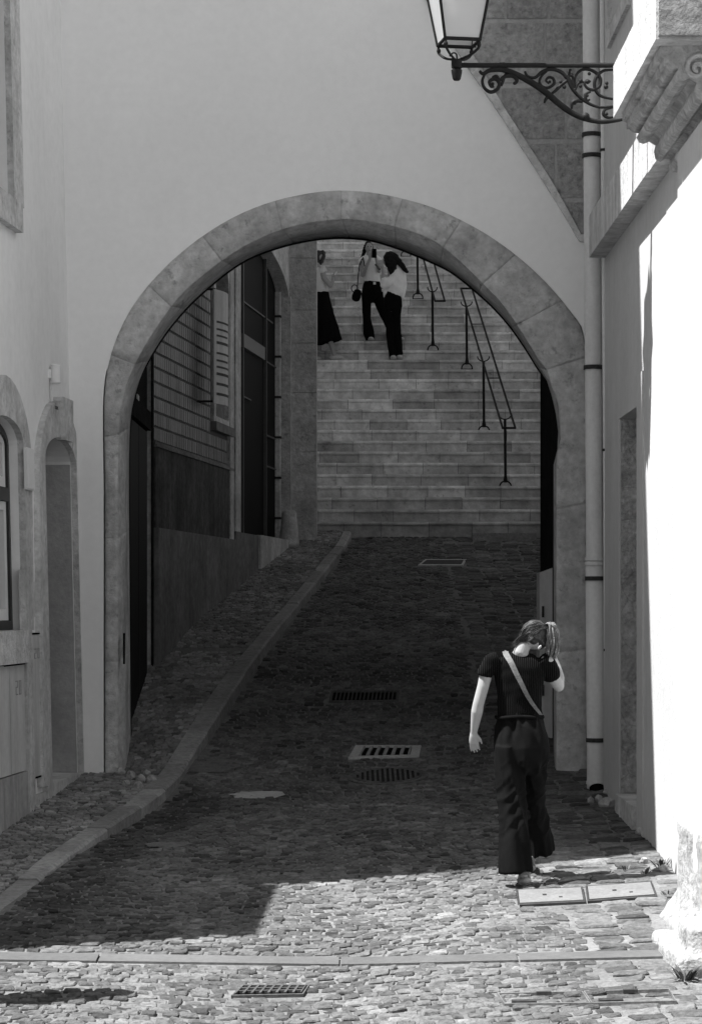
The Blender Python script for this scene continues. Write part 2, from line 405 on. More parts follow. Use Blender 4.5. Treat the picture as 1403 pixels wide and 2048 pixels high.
m_band = M('channel_stone', .115, .8, .15, 2, .15, 30, .5, 40, .01, tone=True)
tag(obj('road_channel', band_vf(), m_band), kind='structure')
# gutter bar across the pavement
y0 = 24.9
tag(obj('pavement_gutter', ([(side_left(y0), y0 - .02, sz(0, y0) - .03), (kin(y0), y0 - .02, sz(0, y0) - .03), (kin(y0 + .3), y0 + .3, sz(0, y0 + .3) - .02), (side_left(y0 + .3), y0 + .3, sz(0, y0 + .3) - .02)], [(0, 1, 2, 3)]), m_render2), kind='structure')
# ---------------------------------------------------------------- metal covers and drains
def quad_thing(name, label, cat, q, lift, group=None): 
    c = sum(q, Vector()) / 4; t = thing(name, label, cat, c, group); return t
def on_quad(q, u, v, h=0.0):
    p = (q[3] * (1 - u) + q[2] * u) * (1 - v) + (q[0] * (1 - u) + q[1] * u) * v; return Vector((p.x, p.y, p.z + h))
def slab_q(q, u0, u1, v0, v1, h0, h1):
    b = [on_quad(q, u, v, h0) for u, v in ((u0, v0), (u1, v0), (u1, v1), (u0, v1))]; t = [on_quad(q, u, v, h1) for u, v in ((u0, v0), (u1, v0), (u1, v1), (u0, v1))]
    return b + t, [(4, 5, 6, 7), (0, 1, 5, 4), (1, 2, 6, 5), (2, 3, 7, 6), (3, 0, 4, 7), (3, 2, 1, 0)]
def frame_q(q, wu, wv, h0, h1):
    return merge(slab_q(q, 0, 1, 0, wv, h0, h1), slab_q(q, 0, 1, 1 - wv, 1, h0, h1), slab_q(q, 0, wu, wv, 1 - wv, h0, h1), slab_q(q, 1 - wu, 1, wv, 1 - wv, h0, h1))
for key, lab in (('a', 'pale plate cover in the sunlit cobbles right under the walking woman'), ('b', 'pale plate cover in the cobbles between the walking woman and the white pillar')):
    q = COV[key]; t = quad_thing('access_cover', lab, 'access cover', q, 0, 'pale access covers by the walking woman')
    obj('rim', frame_q(q, .022, .07, -.03, .006), m_steel, t); obj('lid', slab_q(q, .03, .97, .09, .91, -.03, .010), M('lid_plate', .16, .8, .15, 3, .2, 40, .3, 60, .004), t)
    objs('keyhole', (slab_q(q, .38, .44, .48, .56, .010, .0125), slab_q(q, .62, .67, .3, .36, .010, .0125)), m_steel, t)
for key, lab in (('c', 'steel framed cover filled with setts left of its twin at the foot of the photo'), ('d', 'steel framed cover filled with setts in front of the white pillar foot')):
    q = COV[key]; m_coverrim = M('worn_steel_rim', .13, .7, .3, 6, .3, 40, .3); t = quad_thing('paved_cover', lab, 'access cover', q, 0, 'steel framed covers at the foot of the photo')
    obj('rim', frame_q(q, .012, .05, -.03, .009), m_coverrim, t); objs('lifting_slot', (slab_q(q, .10, .38, .05, .22, 0, .017), slab_q(q, .45, .62, .84, .92, 0, .017)), m_steel, t)
m_coverrim0 = M('grate_rim', .09, .8, .3, 6, .3, 40, .3, spec=.1)
def grate(key, label, nb, nrows, stone_rim=0.0, group='street drains'):
    q = COV[key]; t = quad_thing('drain_grate', label, 'drain', q, 0, group)
    if stone_rim:
        obj('stone_surround', frame_q(q, stone_rim, .14, -.05, .006), m_cover, t); e, f = stone_rim + .01, .16
    else:
        obj('rim', frame_q(q, .02, .06, -.03, .008), m_coverrim0, t); e, f = .035, .12
    obj('drain_pit', slab_q(q, e, 1 - e, f, 1 - f, -.2, -.002), m_black, t)
    bars = []
    for i in range(nb + 1):
        u = e + (1 - 2 * e) * i / nb; w_ = (1 - 2 * e) / nb * (.20 if key == 'g' else .14)
        bars.append(slab_q(q, max(e, u - w_), min(1 - e, u + w_), f, 1 - f, -.0015, .014))
    for j in range(1, nrows):
        v = f + (1 - 2 * f) * j / nrows; bars.append(slab_q(q, e, 1 - e, v - .03, v + .03, -.001, .012))
    obj('grille', merge(*bars), M('grate_iron', .28 if key == 'g' else .075, .8, .2, 6, .2, 50, .2, 60, .003, spec=.1), t)
grate('f', 'iron drain grate in the sunlit cobbles at the foot of the photo', 8, 3)
grate('g', 'iron drain grate set in pale stone in the shaded road before the arch', 6, 1, .13)
grate('h', 'long dark iron drain grate deep in the shade of the archway', 16, 1)
t = quad_thing('road_cover', 'worn flat cover in the dark cobbles near the stairs', 'access cover', COV['k'], 0)
obj('rim', frame_q(COV['k'], .05, .15, -.03, .006), m_cover, t); obj('lid', slab_q(COV['k'], .06, .94, .17, .83, -.03, .009), m_steel, t)
t = thing('manhole', 'round cast iron manhole lid ringed by pale mortar in the shaded road', 'manhole', MH)
def disc(c, r0, r1, h0, h1, n=40):
    V, Fc = [], []
    for k in range(n):
        a = 2 * math.pi * k / n
        for r, h in ((r0, h1), (r1, h1), (r1, h0)):
            x, y = c.x + r * math.cos(a), c.y + r * math.sin(a); V.append((x, y, gz(x, y) + h))
    for k in range(n):
        k2 = (k + 1) % n; Fc += [(k * 3, k * 3 + 1, k2 * 3 + 1, k2 * 3), (k * 3 + 1, k * 3 + 2, k2 * 3 + 2, k2 * 3 + 1)]
    return V, Fc
obj('mortar_ring', disc(MH, .29, .34, -.03, .002), m_cobble, t)
obj('lid', disc(MH, .001, .285, -.03, .006), M('manhole_iron', .10, .8, .3, 8, .3, 40, .5, 60, .005, spec=.1), t)
def studs():
    ps = []
    for i in range(-6, 7):
        for j in range(-6, 7):
            x, y = i * .042, j * .042
            if math.hypot(x, y) < .26: X, Y = MH.x + x, MH.y + y; ps.append(box(X - .011, X + .011, Y - .011, Y + .011, gz(X, Y), gz(X, Y) + .012))
    return merge(*ps)
obj('lid_pattern', studs(), m_iron, t)
# patch of mortar on the road + bright chips
def patch(name, label, px, py, rx, ry, mat, seed, h=.012):
    c = hitg(px, py); V = [(c.x, c.y, gz(c.x, c.y) + h)]; n = 26
    for k in range(n):
        a = 2 * math.pi * k / n; r = 1 + .35 * noise.noise(Vector((math.cos(a) * 2, math.sin(a) * 2, seed)))
        x, y = c.x + rx * r * math.cos(a), c.y + ry * r * math.sin(a); V.append((x, y, gz(x, y) + h * .5))
    tag(obj(name, (V, [(0, 1 + k, 1 + (k + 1) % n) for k in range(n)]), mat), label, 'mortar patch')
patch('mortar_patch', 'pale mortar smear on the shaded road left of the manhole', 516, 1591, .22, .16, m_joint_light, 1)
patch('mortar_patch', 'rough mortar spill on the cobbles near the kerb', 335, 1690, .16, .14, m_sand, 2)
patch('mortar_patch', 'broad dusty patch on the road beside the kerb inside the arch', 420, 1530, .26, .28, m_sand, 3, .006)
# ================================================================ ARCH BUILDING
DA = 20.5
PA = Plane((0, DA, 0), (1, 0, 0), (0, -1, 0))
outer = [(210, 1600), (210, 970), (208, 860), (208, 751), (216, 726), (232, 669), (253, 627), (286, 580), (335, 527), (385, 484), (449, 441), (506, 413), (574, 393), (628, 382), (681, 378), (720, 380), (780, 390), (840, 404), (896, 426), (959, 458), (1019, 498), (1079, 550), (1119, 594), (1159, 649), (1177, 712), (1177, 800), (1177, 1590)]
front = [(236, 1600), (236, 970), (236, 860), (245, 790), (254, 762), (275, 715), (307, 662), (357, 591), (400, 553), (464, 505), (510, 479), (560, 458), (610, 445), (650, 439), (683, 437), (720, 438), (780, 449), (850, 470), (897, 500), (947, 548), (1003, 604), (1041, 660), (1075, 716), (1093, 738), (1102, 769), (1117, 809), (1121, 869), (1119, 905), (1112, 912), (1112, 1590)]
back = [(262, 1575), (258, 970), (259, 844), (264, 812), (282, 748), (303, 709), (335, 659), (378, 609), (428, 564), (471, 530), (510, 509), (574, 488), (628, 477), (663, 474), (700, 474), (740, 478), (790, 493), (840, 513), (900, 540), (935, 568), (983, 610), (1019, 650), (1051, 697), (1073, 733), (1089, 750), (1097, 775), (1109, 815), (1116, 870), (1113, 905), (1106, 912), (1106, 1560)]
def resample(pts, anchors, counts):
    out = []
    for (i0, i1), n in zip(anchors, counts):
        seg = [Vector(p).to_3d() for p in pts[i0:i1 + 1]]; L = [0]
        for a, b in zip(seg, seg[1:]): L.append(L[-1] + (b - a).length)
        for k in range(n):
            s = L[-1] * k / n; j = max(i for i in range(len(L)) if L[i] <= s + 1e-9); j = min(j, len(seg) - 2)
            t = (s - L[j]) / max(1e-9, L[j + 1] - L[j]); out.append(seg[j].lerp(seg[j + 1], t))
    out.append(Vector(pts[anchors[-1][1]]).to_3d()); return out
CN = (24, 44, 40, 24)
def smooth_curve(R, n=3):
    for _ in range(n):
        R = [R[0]] + [R[i] * .5 + (R[i - 1] + R[i + 1]) * .25 if 20 < i < len(R) - 30 else R[i] for i in range(1, len(R) - 1)] + [R[-1]]
    return R
oR = resample(outer, [(0, 2), (2, 14), (14, 24), (24, 26)], CN)
fR = resample(front, [(0, 2), (2, 14), (14, 23), (23, 29)], CN)
bR = resample(back, [(0, 2), (2, 14), (14, 23), (23, 30)], CN)
oR = smooth_curve(oR, 12); fR = smooth_curve(fR, 4); bR = smooth_curve(bR, 4)
arch = thing('arch_building', 'tall plastered building bridging the street over a round stone archway', 'building', (0, DA, 0))
# plaster wall in front face, open under the ring
WT = 11.0
pw = [(-9, -.3)] + [(-9, WT), (9, WT), (9, -.3)]
ringw = [PA.px(p.x, p.y) for p in oR]
wallpoly = [(-9, -.3), (-9, WT), (9, WT), (9, -.3), (ringw[-1][0] - .01, -.3)] + [(a - .01 * (1 if i > 100 else -1), b - .01) for i, (a, b) in enumerate(ringw[::-1])][0:] + [(ringw[0][0] + .01, -.3)]
obj('wall', PA.prism(wallpoly, -.9, 0.0), m_plaster, arch)
DB = DA + 1.15
def ring_vf():
    V, Fc, T = [], [], []; n = len(oR); rg = random.Random(3)
    joints = sorted(rg.sample(range(3, n - 3), 0)) ; joints = [9, 17, 24, 33, 42, 51, 60, 68, 76, 84, 92, 100, 108, 116, 124]
    tone, tcur = [], 1.0
    for i in range(n):
        if i in joints: tcur = rg.uniform(.93, 1.07)
        tone.append(tcur)
    M_ = 6; K_ = 5
    idx = []; n0 = n
    for i in range(n):
        idx += [(i - .35, 0, tone[i - 1], i), (i - .06, 0, .86, i), (i, .007, .86, i), (i + .06, 0, tone[i], i)] if i in joints else [(i, 0, tone[i], i)]
    def at_(R, t): a = int(math.floor(t)); a = min(a, n0 - 2); return R[a].lerp(R[a + 1], t - a)
    tone = [q_[2] for q_ in idx]; n = len(idx)
    for t_i, jj, _, i in idx:
        t_i += 0
        skew = (.25 * math.sin(i * 1.7)) if 26 < i < 106 else 0
        o, f, b = at_(oR, min(max(t_i + (skew if jj or True else 0), 0), n0 - 1)), at_(fR, max(t_i, 0)), at_(bR, max(t_i, 0)); j = -jj
        O = P(o.x, o.y, DA - .02); Fp = P(f.x, f.y, DA - .02); Bp = P(b.x, b.y, DB)
        O0 = Vector((O.x, DA + .05, O.z)); row = [O0]
        for k in range(M_ + 1):
            p = O.lerp(Fp, k / M_); nn = noise.noise(p * 3.0) * .010 + noise.noise(p * 9.0) * .005
            edge = .012 if k in (0,) else (.016 if k == M_ else 0)
            row.append(p + Vector((0, -nn - j + edge, 0)))
        row.append(row[-1].copy())
        for k in range(1, K_ + 1):
            t_ = k / K_; dd_ = DA - .02 + (DB - DA + .02) * (t_ / .6 * .16 if t_ <= .6 else .16 + (t_ - .6) / .4 * .84)
            p = P(f.x + (b.x - f.x) * t_, f.y + (b.y - f.y) * t_, dd_); c = Vector((0, p.y, 3.3)) - p; c.y = 0; c.normalize()
            row.append(p + c * (noise.noise(p * 3.3) * .012 + noise.noise(p * 8) * .005 + j) * (0 if k == K_ else 1))
        row.append(Bp + (Vector(((Bp.x) * .0, 0, 0))))
        V += row
    m = len(V) // n
    for i in range(n - 1):
        for k in range(m - 1):
            if k == M_ + 1: continue
            Fc.append((i * m + k, i * m + k + 1, (i + 1) * m + k + 1, (i + 1) * m + k)); T.append(tone[i])
    return V, Fc, T
obj('arch_ring', ring_vf(), m_stone, arch, smooth=True)
# stone back plate of the ring (rear opening edge -> passage)
PB = Plane((0, DB, 0), (1, 0, 0), (0, -1, 0))
bw_ = [(P(p.x, p.y, DB).x, P(p.x, p.y, DB).z) for p in bR]
backpoly = [(-2.6, -.3), (-2.6, 6.1), (2.6, 6.1), (2.6, -.3)] + bw_[::-1]
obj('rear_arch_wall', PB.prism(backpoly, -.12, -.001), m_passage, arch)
# passage sides, ceiling, upper mass
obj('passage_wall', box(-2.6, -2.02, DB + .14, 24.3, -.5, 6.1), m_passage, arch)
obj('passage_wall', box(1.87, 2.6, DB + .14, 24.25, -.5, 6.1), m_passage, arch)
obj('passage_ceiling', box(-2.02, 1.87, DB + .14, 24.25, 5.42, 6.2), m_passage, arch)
obj('upper_storeys', box(-9, 9, DA + .92, 24.28, 6.22, WT), m_plaster_side, arch)
obj('roof', merge(box(-9.2, 9.2, DA - .35, 24.5, WT, WT + .2)), m_stone_side, arch)
objs('rear_side_wall', (box(-9, -2.62, DA + .92, 24.2, -.5, 6.2), box(2.62, 9, DA + .92, 24.27, -.5, 6.2)), m_plaster_side, arch)
# left passage dark doors and lamp box
dk = thing('passage_door', 'dark panelled door on the left side wall inside the archway', 'door', (-2.0, 23, 1))
objs('panel', (box(-2.018, -1.99, 22.1, 23.0, .6, 3.4), box(-2.018, -1.99, 23.03, 23.95, .7, 3.4)), m_darkdoor, dk)
obj('lintel', box(-2.018, -1.96, 22.0, 24.05, 3.42, 3.6), m_passage, dk)
lb = P(281, 808, 23.2); lx = thing('wall_box', 'small grey box high on the dark passage wall', 'box', (-2.0, lb.y, lb.z))
obj('case', box(-2.02, P(276, 0, 23.2).x, 23.1, 23.35, lb.z - .09, lb.z + .09), m_pipe, lx); obj('cover', box(-2.0, P(278, 0, 23.2).x, 23.05, 23.098, lb.z - .08, lb.z + .08), m_panel, lx)
# utility cabinet behind the right jamb
cb = thing('utility_cabinet', 'pale upright cabinet standing just inside the right foot of the arch', 'cabinet', (1.75, 21.0, .4))
A0 = P(1078, 1146, 21.85); A1 = P(1114, 1510, 21.85)
cabpoly = [(A0.x, .40), (A0.x, A0.z), (A0.x + .15, A0.z + .055), (A0.x + .25, A0.z + .055), (A0.x + .25, .40)]
PCb = Plane((0, 21.85, 0), (1, 0, 0), (0, -1, 0))
obj('body', PCb.prism(cabpoly, -.35, 0, tone=1.0), m_panel, cb); objs('hinge', (box(A0.x + .02, A0.x + .04, 21.835, 21.848, .9, 1.0), box(A0.x + .02, A0.x + .04, 21.835, 21.848, 1.6, 1.7)), m_steel, cb)
# slots in the left jamb
PJ = Plane((0, DA - .02, 0), (1, 0, 0), (0, -1, 0))
def pxrect(pl, x0, y0, x1, y1, off=0.0):
    a = pl.px(x0, y0, off); b = pl.px(x1, y1, off); return rect(min(a[0], b[0]), max(a[0], b[0]), min(a[1], b[1]), max(a[1], b[1]))
obj('slot', PJ.prism(pxrect(PJ, 247, 1266, 250.5, 1328), .0, .035), m_black, arch)
# rough ashlar gable showing beside the plaster edge, upper right
edge_line = [(845, -60), (851, 0), (880, 52), (907, 95), (935, 138), (973, 193), (1011, 249), (1064, 331), (1117, 415), (1157, 484)]
inner_line = [(868, -60), (875, 0), (905, 50), (931, 92), (957, 130), (985, 180), (1010, 222), (1055, 292), (1090, 345), (1122, 400), (1160, 470)]
band = [PA.px(*p) for p in edge_line] + [PA.px(1168, 486), PA.px(1168, 470)] + [PA.px(*p) for p in inner_line[::-1]]
obj('stone_edging', PA.prism(band, .0, .05, tone=1.15), m_stone, arch)
courses = [(-80, 40), (46, 168), (176, 280), (287, 398), (404, 470)]
blk = []; rgb = random.Random(12)
def clip_left(y):
    return lin(sorted([(p[1], p[0]) for p in inner_line]), y)
for ci, (y0, y1) in enumerate(courses):
    cuts = {0: [1010, 1095], 1: [1088], 2: [1000, 1130], 3: [1110], 4: []}[ci]; xl = None; edges = cuts + [1185]; x0 = None
    for e in edges:
        yy = [y for y in np.linspace(y0 + 2, y1 - 2, 24) if clip_left(y) + 6 < e - 3]
        if len(yy) < 3: continue
        yb = yy[-1]; yt = yy[0]
        left = [(max(clip_left(y) + 2, x0 if x0 else 0), y) for y in yy]
        if e - 3 <= min(p[0] for p in left): continue
        left = [(min(px_, e - 3), y) for px_, y in left]
        poly = [PA.px(*p) for p in left] + [PA.px(e - 3, yb), PA.px(e - 3, yt)]
        blk.append(PA.prism(poly, .0, .026 + rgb.uniform(0, .014), tone=rgb.uniform(.82, 1.12))); x0 = e + 3
obj('stone_blocks', merge(*blk), m_ashlar, arch)
bgp = [PA.px(*p) for p in inner_line] + [PA.px(1190, 470), PA.px(1190, -60)]
obj('mortar_bed', PA.prism(bgp, .0, .018), m_joint_light, arch)
# ================================================================ RIGHT BUILDING
PR = Plane((XR, 0, 0), (0, 1, 0), (-1, 0, 0))       # a = distance from camera
rb = thing('corner_building', 'white plastered corner building with stone ledge and pillar right of the arch', 'building', (XR, 16, 0))
dr0, dr1 = PR.px(1275, 900)[0], PR.px(1240, 900)[0]; dtop = 3.10
wn0, wn1 = 17.75, 18.9
RT = 12.0
holes = [rect(dr0, dr1, .30, dtop), rect(wn0, wn1, 6.15, 8.2)]
poly = rect(12.7, DA - .01, -.4, RT)
obj('wall', merge(PR.prism(poly, -.35, 0, holes)), m_plaster_white, rb)
obj('side_wall', box(XR + .36, 12, 12.72, DA - .03, -.5, RT), m_plaster_white, rb)
obj('front_wall', box(XR, 12.02, 12.45, 12.69, -.5, RT), m_plaster_white, rb)
obj('roof', box(XR - .35, 12.3, 12.2, DA + .0, RT, RT + .25), m_stone_side, rb)
# doorway with rubble reveal
obj('door_recess', merge(box(XR + .001, XR + .30, dr1 - .03, dr1 - .002, .31, dtop - .003)), m_rubble, rb)
obj('door', box(XR + .30, XR + .345, dr0 - .05, dr1 + .1, .2, dtop + .1), m_panel, rb)
obj('door_sill', box(XR - .045, XR + .30, dr0 + .004, dr1 - .004, .0, .305), m_stone_side, rb, tone=[1.0] * 6)
obj('door_frame', PR.prism(rect(dr0 - .34, dr1 + .02, .1, dtop + .22), .0, .012, [rect(dr0, dr1 - .001, .1001, dtop)]), m_plaster_white, rb)
# upper window
wf = obj('window', PR.prism(rect(wn0, wn1, 6.15, 8.2), -.2, -.16), m_glass, rb)
obj('frame', PR.prism(rect(wn0, wn1, 6.16, 8.2), -.15, -.08, [rect(wn0 + .12, (wn0 + wn1) / 2 - .05, 6.30, 8.1), rect((wn0 + wn1) / 2 + .05, wn1 - .12, 6.30, 8.1)]), m_paint_white, wf)
obj('window_surround', PR.prism(rect(wn0 - .12, wn1 + .12, 6.03, 8.4), .0, .03, [rect(wn0, wn1, 6.15, 8.2)]), m_stone_side, rb)
# stone ledge
lg = []; xx = 13.2; rgl = random.Random(2)
for e in (14.3, 15.6, 16.7, 17.35, 18.6, 19.4):
    t = Plane((XR, 0, 0), (0, 1, 0), (-1, 0, 0)); lg.append(PR.prism(rect(xx + .004, e - .004, 4.46, 4.79), .0, .127 + rgl.uniform(-.004, .004), tone=rgl.uniform(.9, 1.08))); xx = e
lgo = obj('stone_ledge', merge(*lg), m_stone_white, rb)
# balcony slab
sp = []
for a, b in ((12.6, 13.62), (13.63, 14.64)): sp.append(box(1.565, XR - .001, a, b, 4.62, 4.93) + ([1.0] * 6,))
obj('balcony_slab', merge(*sp), m_stone_white, rb)
obj('slab_front', box(1.575, 3.2, 12.55, 12.598, 4.63, 5.2), M('rough_slab_end', .40, .95, .35, 3, .3, 20, 1, 18, .06, pits=.4), rb)
# corbel
prof = [(2.0, 4.27), (1.90, 4.27), (1.875, 4.30), (1.885, 4.335), (1.855, 4.35), (1.83, 4.335), (1.80, 4.35), (1.785, 4.39), (1.80, 4.43), (1.765, 4.455), (1.73, 4.44), (1.70, 4.445), (1.685, 4.475), (1.70, 4.50), (1.665, 4.505), (1.645, 4.53), (1.63, 4.525), (1.63, 4.565), (1.605, 4.575), (1.605, 4.619), (2.0, 4.619)]
def corbel():
    V, Fc = [], []; n = len(prof); ds = np.linspace(12.75, 14.5, 22)
    for d in ds:
        for x, z in prof:
            k = .012 * noise.noise(Vector((x * 14, d * 6, z * 14))) if x < 1.99 and z < 4.61 else 0
            V.append((x + k, d, z + k))
    for i in range(len(ds) - 1):
        for k in range(n - 1): Fc.append((i * n + k, i * n + k + 1, (i + 1) * n + k + 1, (i + 1) * n + k))
    Fc.append(tuple(range(n))[::-1]); Fc.append(tuple((len(ds) - 1) * n + k for k in range(n))); return V, Fc, [.85] * len(Fc)
co = obj('corbel', corbel(), M('carved_corbel', .50, .9, .3, 4, .25, 20, 1, 20, .04, streak=.3), rb)
swirl = []
for s, r0 in ((0, .0), (1, .0)):
    cx, cz_ = (1.80, 4.50) if s == 0 else (1.92, 4.42)
    pts = [Vector((cx + .085 * math.exp(-.16 * a) * math.cos(a + s), 12.742, cz_ + .085 * math.exp(-.16 * a) * math.sin(a + s))) for a in np.linspace(0, 11, 40)]
    swirl.append(tube(pts, [.014] * 40, 6))
obj('scroll_relief', merge(*swirl), m_stone_side, co)
# pillar (pilaster) shaft
obj('pillar', merge(box(1.85, XR - .001, 12.5, 13.9, .0, 4.27)), m_plaster_white, rb)
obj('wall_above', merge(box(1.80, XR - .001, 12.65, 13.0, 4.94, RT)), m_plaster_white, rb)
# ================================================================ fused organic shapes
def loft(secs, n=16, cap=True, round_cap=True):
    """secs: list of (center, a, b); cross-sections perpendicular to the path, a sideways, b front-back"""
    S = [(Vector(c), a, b) for c, a, b in secs]
    if round_cap and cap:
        def extra(s0, s1):
            d = (s0[0] - s1[0]).normalized(); r = min(s0[1], s0[2]); return [(s0[0] + d * r * math.sin(t), s0[1] * math.cos(t), s0[2] * math.cos(t)) for t in (.5, 1.0, 1.4)]
        S = extra(S[0], S[1])[::-1] + S + extra(S[-1], S[-2])
    V, Fc = [], []
    for i, (c, a, b) in enumerate(S):
        t = (S[min(i + 1, len(S) - 1)][0] - S[max(i - 1, 0)][0]).normalized(); f = Vector((0, 1, 0)); f = f - t * f.dot(t)
        if f.length < .25: f = Vector((0, 0, 1)) - t * t.z
        f.normalize(); sd = f.cross(t)
        for k in range(n):
            an = 2 * math.pi * k / n; V.append(c + sd * a * math.cos(an) + f * b * math.sin(an))
    for i in range(len(S) - 1):
        for k in range(n):
            k2 = (k + 1) % n; Fc.append((i * n + k, i * n + k2, (i + 1) * n + k2, (i + 1) * n + k))
    if cap: Fc.append(tuple(range(n))[::-1]); Fc.append(tuple((len(S) - 1) * n + k for k in range(n)))
    return V, Fc
def ell(c, rx, ry, rz, tilt=None):
    V, Fc = [], []; n, m = 16, 10; c = Vector(c)
    V.append(Vector((0, 0, rz)))
    for j in range(1, m):
        for i in range(n):
            th, ph = math.pi * j / m, 2 * math.pi * i / n; V.append(Vector((rx * math.sin(th) * math.cos(ph), ry * math.sin(th) * math.sin(ph), rz * math.cos(th))))
    V.append(Vector((0, 0, -rz)))
    for i in range(n): Fc.append((0, 1 + i, 1 + (i + 1) % n)); Fc.append((len(V) - 1, 1 + (m - 2) * n + (i + 1) % n, 1 + (m - 2) * n + i))
    for j in range(m - 2):
        for i in range(n):
            a, b = 1 + j * n + i, 1 + j * n + (i + 1) % n; Fc.append((a, a + n, b + n, b))
    if tilt:
        from mathutils import Euler
        R = Euler(tilt).to_matrix(); V = [R @ v for v in V]
    return [v + c for v in V], Fc
def fuse(parts, voxel, it=4, disp=None):
    V, Fc, _ = merge(*parts); me = bpy.data.meshes.new('fuse'); me.from_pydata([tuple(v) for v in V], [], Fc); me.update()
    o = bpy.data.objects.new('fuse', me); C.objects.link(o)
    m = o.modifiers.new('r', 'REMESH'); m.mode = 'VOXEL'; m.voxel_size = voxel; m.use_smooth_shade = True
    if it: s = o.modifiers.new('s', 'SMOOTH'); s.iterations = it; s.factor = .5
    dg = bpy.context.evaluated_depsgraph_get(); dg.update()
    out = bpy.data.meshes.new_from_object(o.evaluated_get(dg)); bpy.data.objects.remove(o); bpy.data.meshes.remove(me)
    if disp:
        out.update()
        n = len(out.vertices); nn = [v.normal.copy() for v in out.vertices]
        for i, v in enumerate(out.vertices): v.co = v.co + nn[i] * disp(v.co, nn[i])
        out.update()
    out.polygons.foreach_set('use_smooth', [True] * len(out.polygons)); return out
# pillar foot: flared and weathered
def pf(co, n): return .022 * noise.noise(co * 5) + .006 * noise.noise(co * 14) - (.02 * max(0, noise.noise(co * 9 + Vector((4, 0, 0))) - .1) if co.z < .12 else 0)
foot_parts = [box(1.845, 2.2, 12.5, 13.9, -.05, .5)]
for z, x in ((.30, 1.845), (.16, 1.835), (.08, 1.81), (.03, 1.775), (-.03, 1.74), (-.12, 1.71)): foot_parts.append(box(x, 2.3, 12.42 - (1.85 - x) * 1.4, 13.88, -.45, z))
foot_parts.append(box(1.61, 2.3, 12.12, 13.12, -.45, -.035)); foot_parts.append(box(1.68, 3.5, 12.2, 12.7, -.45, .10))
obj('pillar_base', fuse(foot_parts, .018, 10, pf), M('weathered_base', .40, .95, .2, 3, .25, 20, 1.0, 18, .05, pits=.45), rb)
# ================================================================ DOWNPIPE
dp = thing('downpipe', 'tall pale painted downpipe running down the corner beside the arch', 'pipe', (1.94, 19.6, .2))
top, bot = P(1180, -80, 19.6), P(1191, 1575, 19.6)
def pl(y): t = (y + 80) / 1655; return P(1180 + 11 * t, y, 19.6)
obj('pipe', tube([pl(-700), pl(0), pl(1120)], .068, 24), m_pipe, dp)
obj('shoe', tube([pl(1118), pl(1560), pl(1598)], .074, 24), m_pipe, dp, smooth=True)
obj('outlet', tube([pl(1574) + Vector((.0, -.045, 0)), pl(1590) + Vector((.005, -.10, -.01))], [.060, .064], 20), m_black, dp)
for y in (735, 1157, 1480, 270, 312):
    c = pl(y); cl = obj('clamp', tube([c + Vector((0, 0, -.017)), c + Vector((0, 0, .017))], .079, 24), m_steel, dp)
    obj('clamp_lug', box(c.x + .076, c.x + .13, c.y - .02, c.y + .01, c.z - .012, c.z + .012), m_steel, cl)
for y in (1118, 1128, 1565): c = pl(y); obj('collar', tube([c + Vector((0, 0, -.012)), c + Vector((0, 0, .012))], .080, 24), m_pipe, dp)
cp = thing('cable_pipe', 'thin grey conduit running up the wall behind the pale downpipe', 'pipe', (1.99, 19.2, .3))
def pl2(y): t = (y + 80) / 1655; return P(1203 + 11 * t, y, 19.45)
obj('pipe', tube([pl2(-700), pl2(0), pl2(1590)], .020, 12), m_pipe, cp)
objs('bracket', ([tube([pl2(y) + Vector((0, 0, -.01)), pl2(y) + Vector((0, 0, .01))], .026, 12) for y in (300, 900, 1300)]), m_steel, cp)
# ================================================================ LANTERN
DL = 16.3
def Z6(u, v, dy=0.0): q = P(850 + u / 3.422, v / 3.422, DL); return Vector((q.x, DL + dy, q.z))
r6 = lambda wpx: wpx / 3.422 * DL / F
lam = thing('street_lantern', 'glass street lantern on a scrolled iron bracket above the arch', 'lantern', (XR, DL, 5.4))
brk = obj('bracket_arm', merge(tube([Z6(240, 447), Vector((XR + .0, DL, Z6(240, 447).z))], r6(17), 12), tube([Z6(505, 447), Z6(545, 447)], r6(20), 12)), m_iron, lam)
cur = []
def c6(pts, ws, k=6):
    sp_ = spl([Z6(*p) for p in pts], k); n = len(sp_); cur.append(tube(sp_, [1.35 * r6(ws[0] + (ws[1] - ws[0]) * math.sin(math.pi * i / (n - 1))) for i in range(n)], 8))
c6([(370, 485), (395, 505), (440, 482), (520, 476), (600, 500), (690, 545), (780, 600), (850, 655), (920, 715), (1000, 772), (1090, 812), (1200, 834), (1300, 826), (1375, 812)], (7, 17))
c6([(410, 500), (390, 550), (402, 600), (445, 630), (490, 612), (505, 570), (475, 540), (438, 558), (448, 592), (470, 590)], (6, 10))
c6([(680, 488), (700, 522), (750, 530), (800, 490), (860, 474), (925, 492), (972, 540), (1000, 600), (1050, 660), (1120, 710), (1200, 735), (1300, 725)], (6, 10))
c6([(830, 488), (795, 520), (780, 560), (800, 592), (840, 600), (880, 572), (872, 537), (842, 530), (825, 552), (846, 572)], (5, 8))
c6([(1022, 590), (1025, 530), (1050, 490), (1095, 473), (1150, 488), (1192, 530), (1192, 585), (1150, 615), (1110, 605), (1088, 575), (1105, 550), (1130, 560)], (5, 9))
c6([(1290, 478), (1215, 486), (1165, 535), (1158, 600), (1195, 655), (1290, 680)], (6, 9))
c6([(1290, 735), (1230, 750), (1218, 785), (1250, 805), (1290, 800)], (5, 8))
c6([(850, 650), (890, 620), (930, 580), (970, 545), (990, 480)], (5, 9))
c6([(860, 660), (830, 670), (812, 705)], (4, 9)); c6([(1000, 745), (1005, 705), (1040, 690), (1075, 700)], (5, 11)); c6([(1130, 630), (1095, 645), (1100, 690), (1125, 680)], (4, 9))
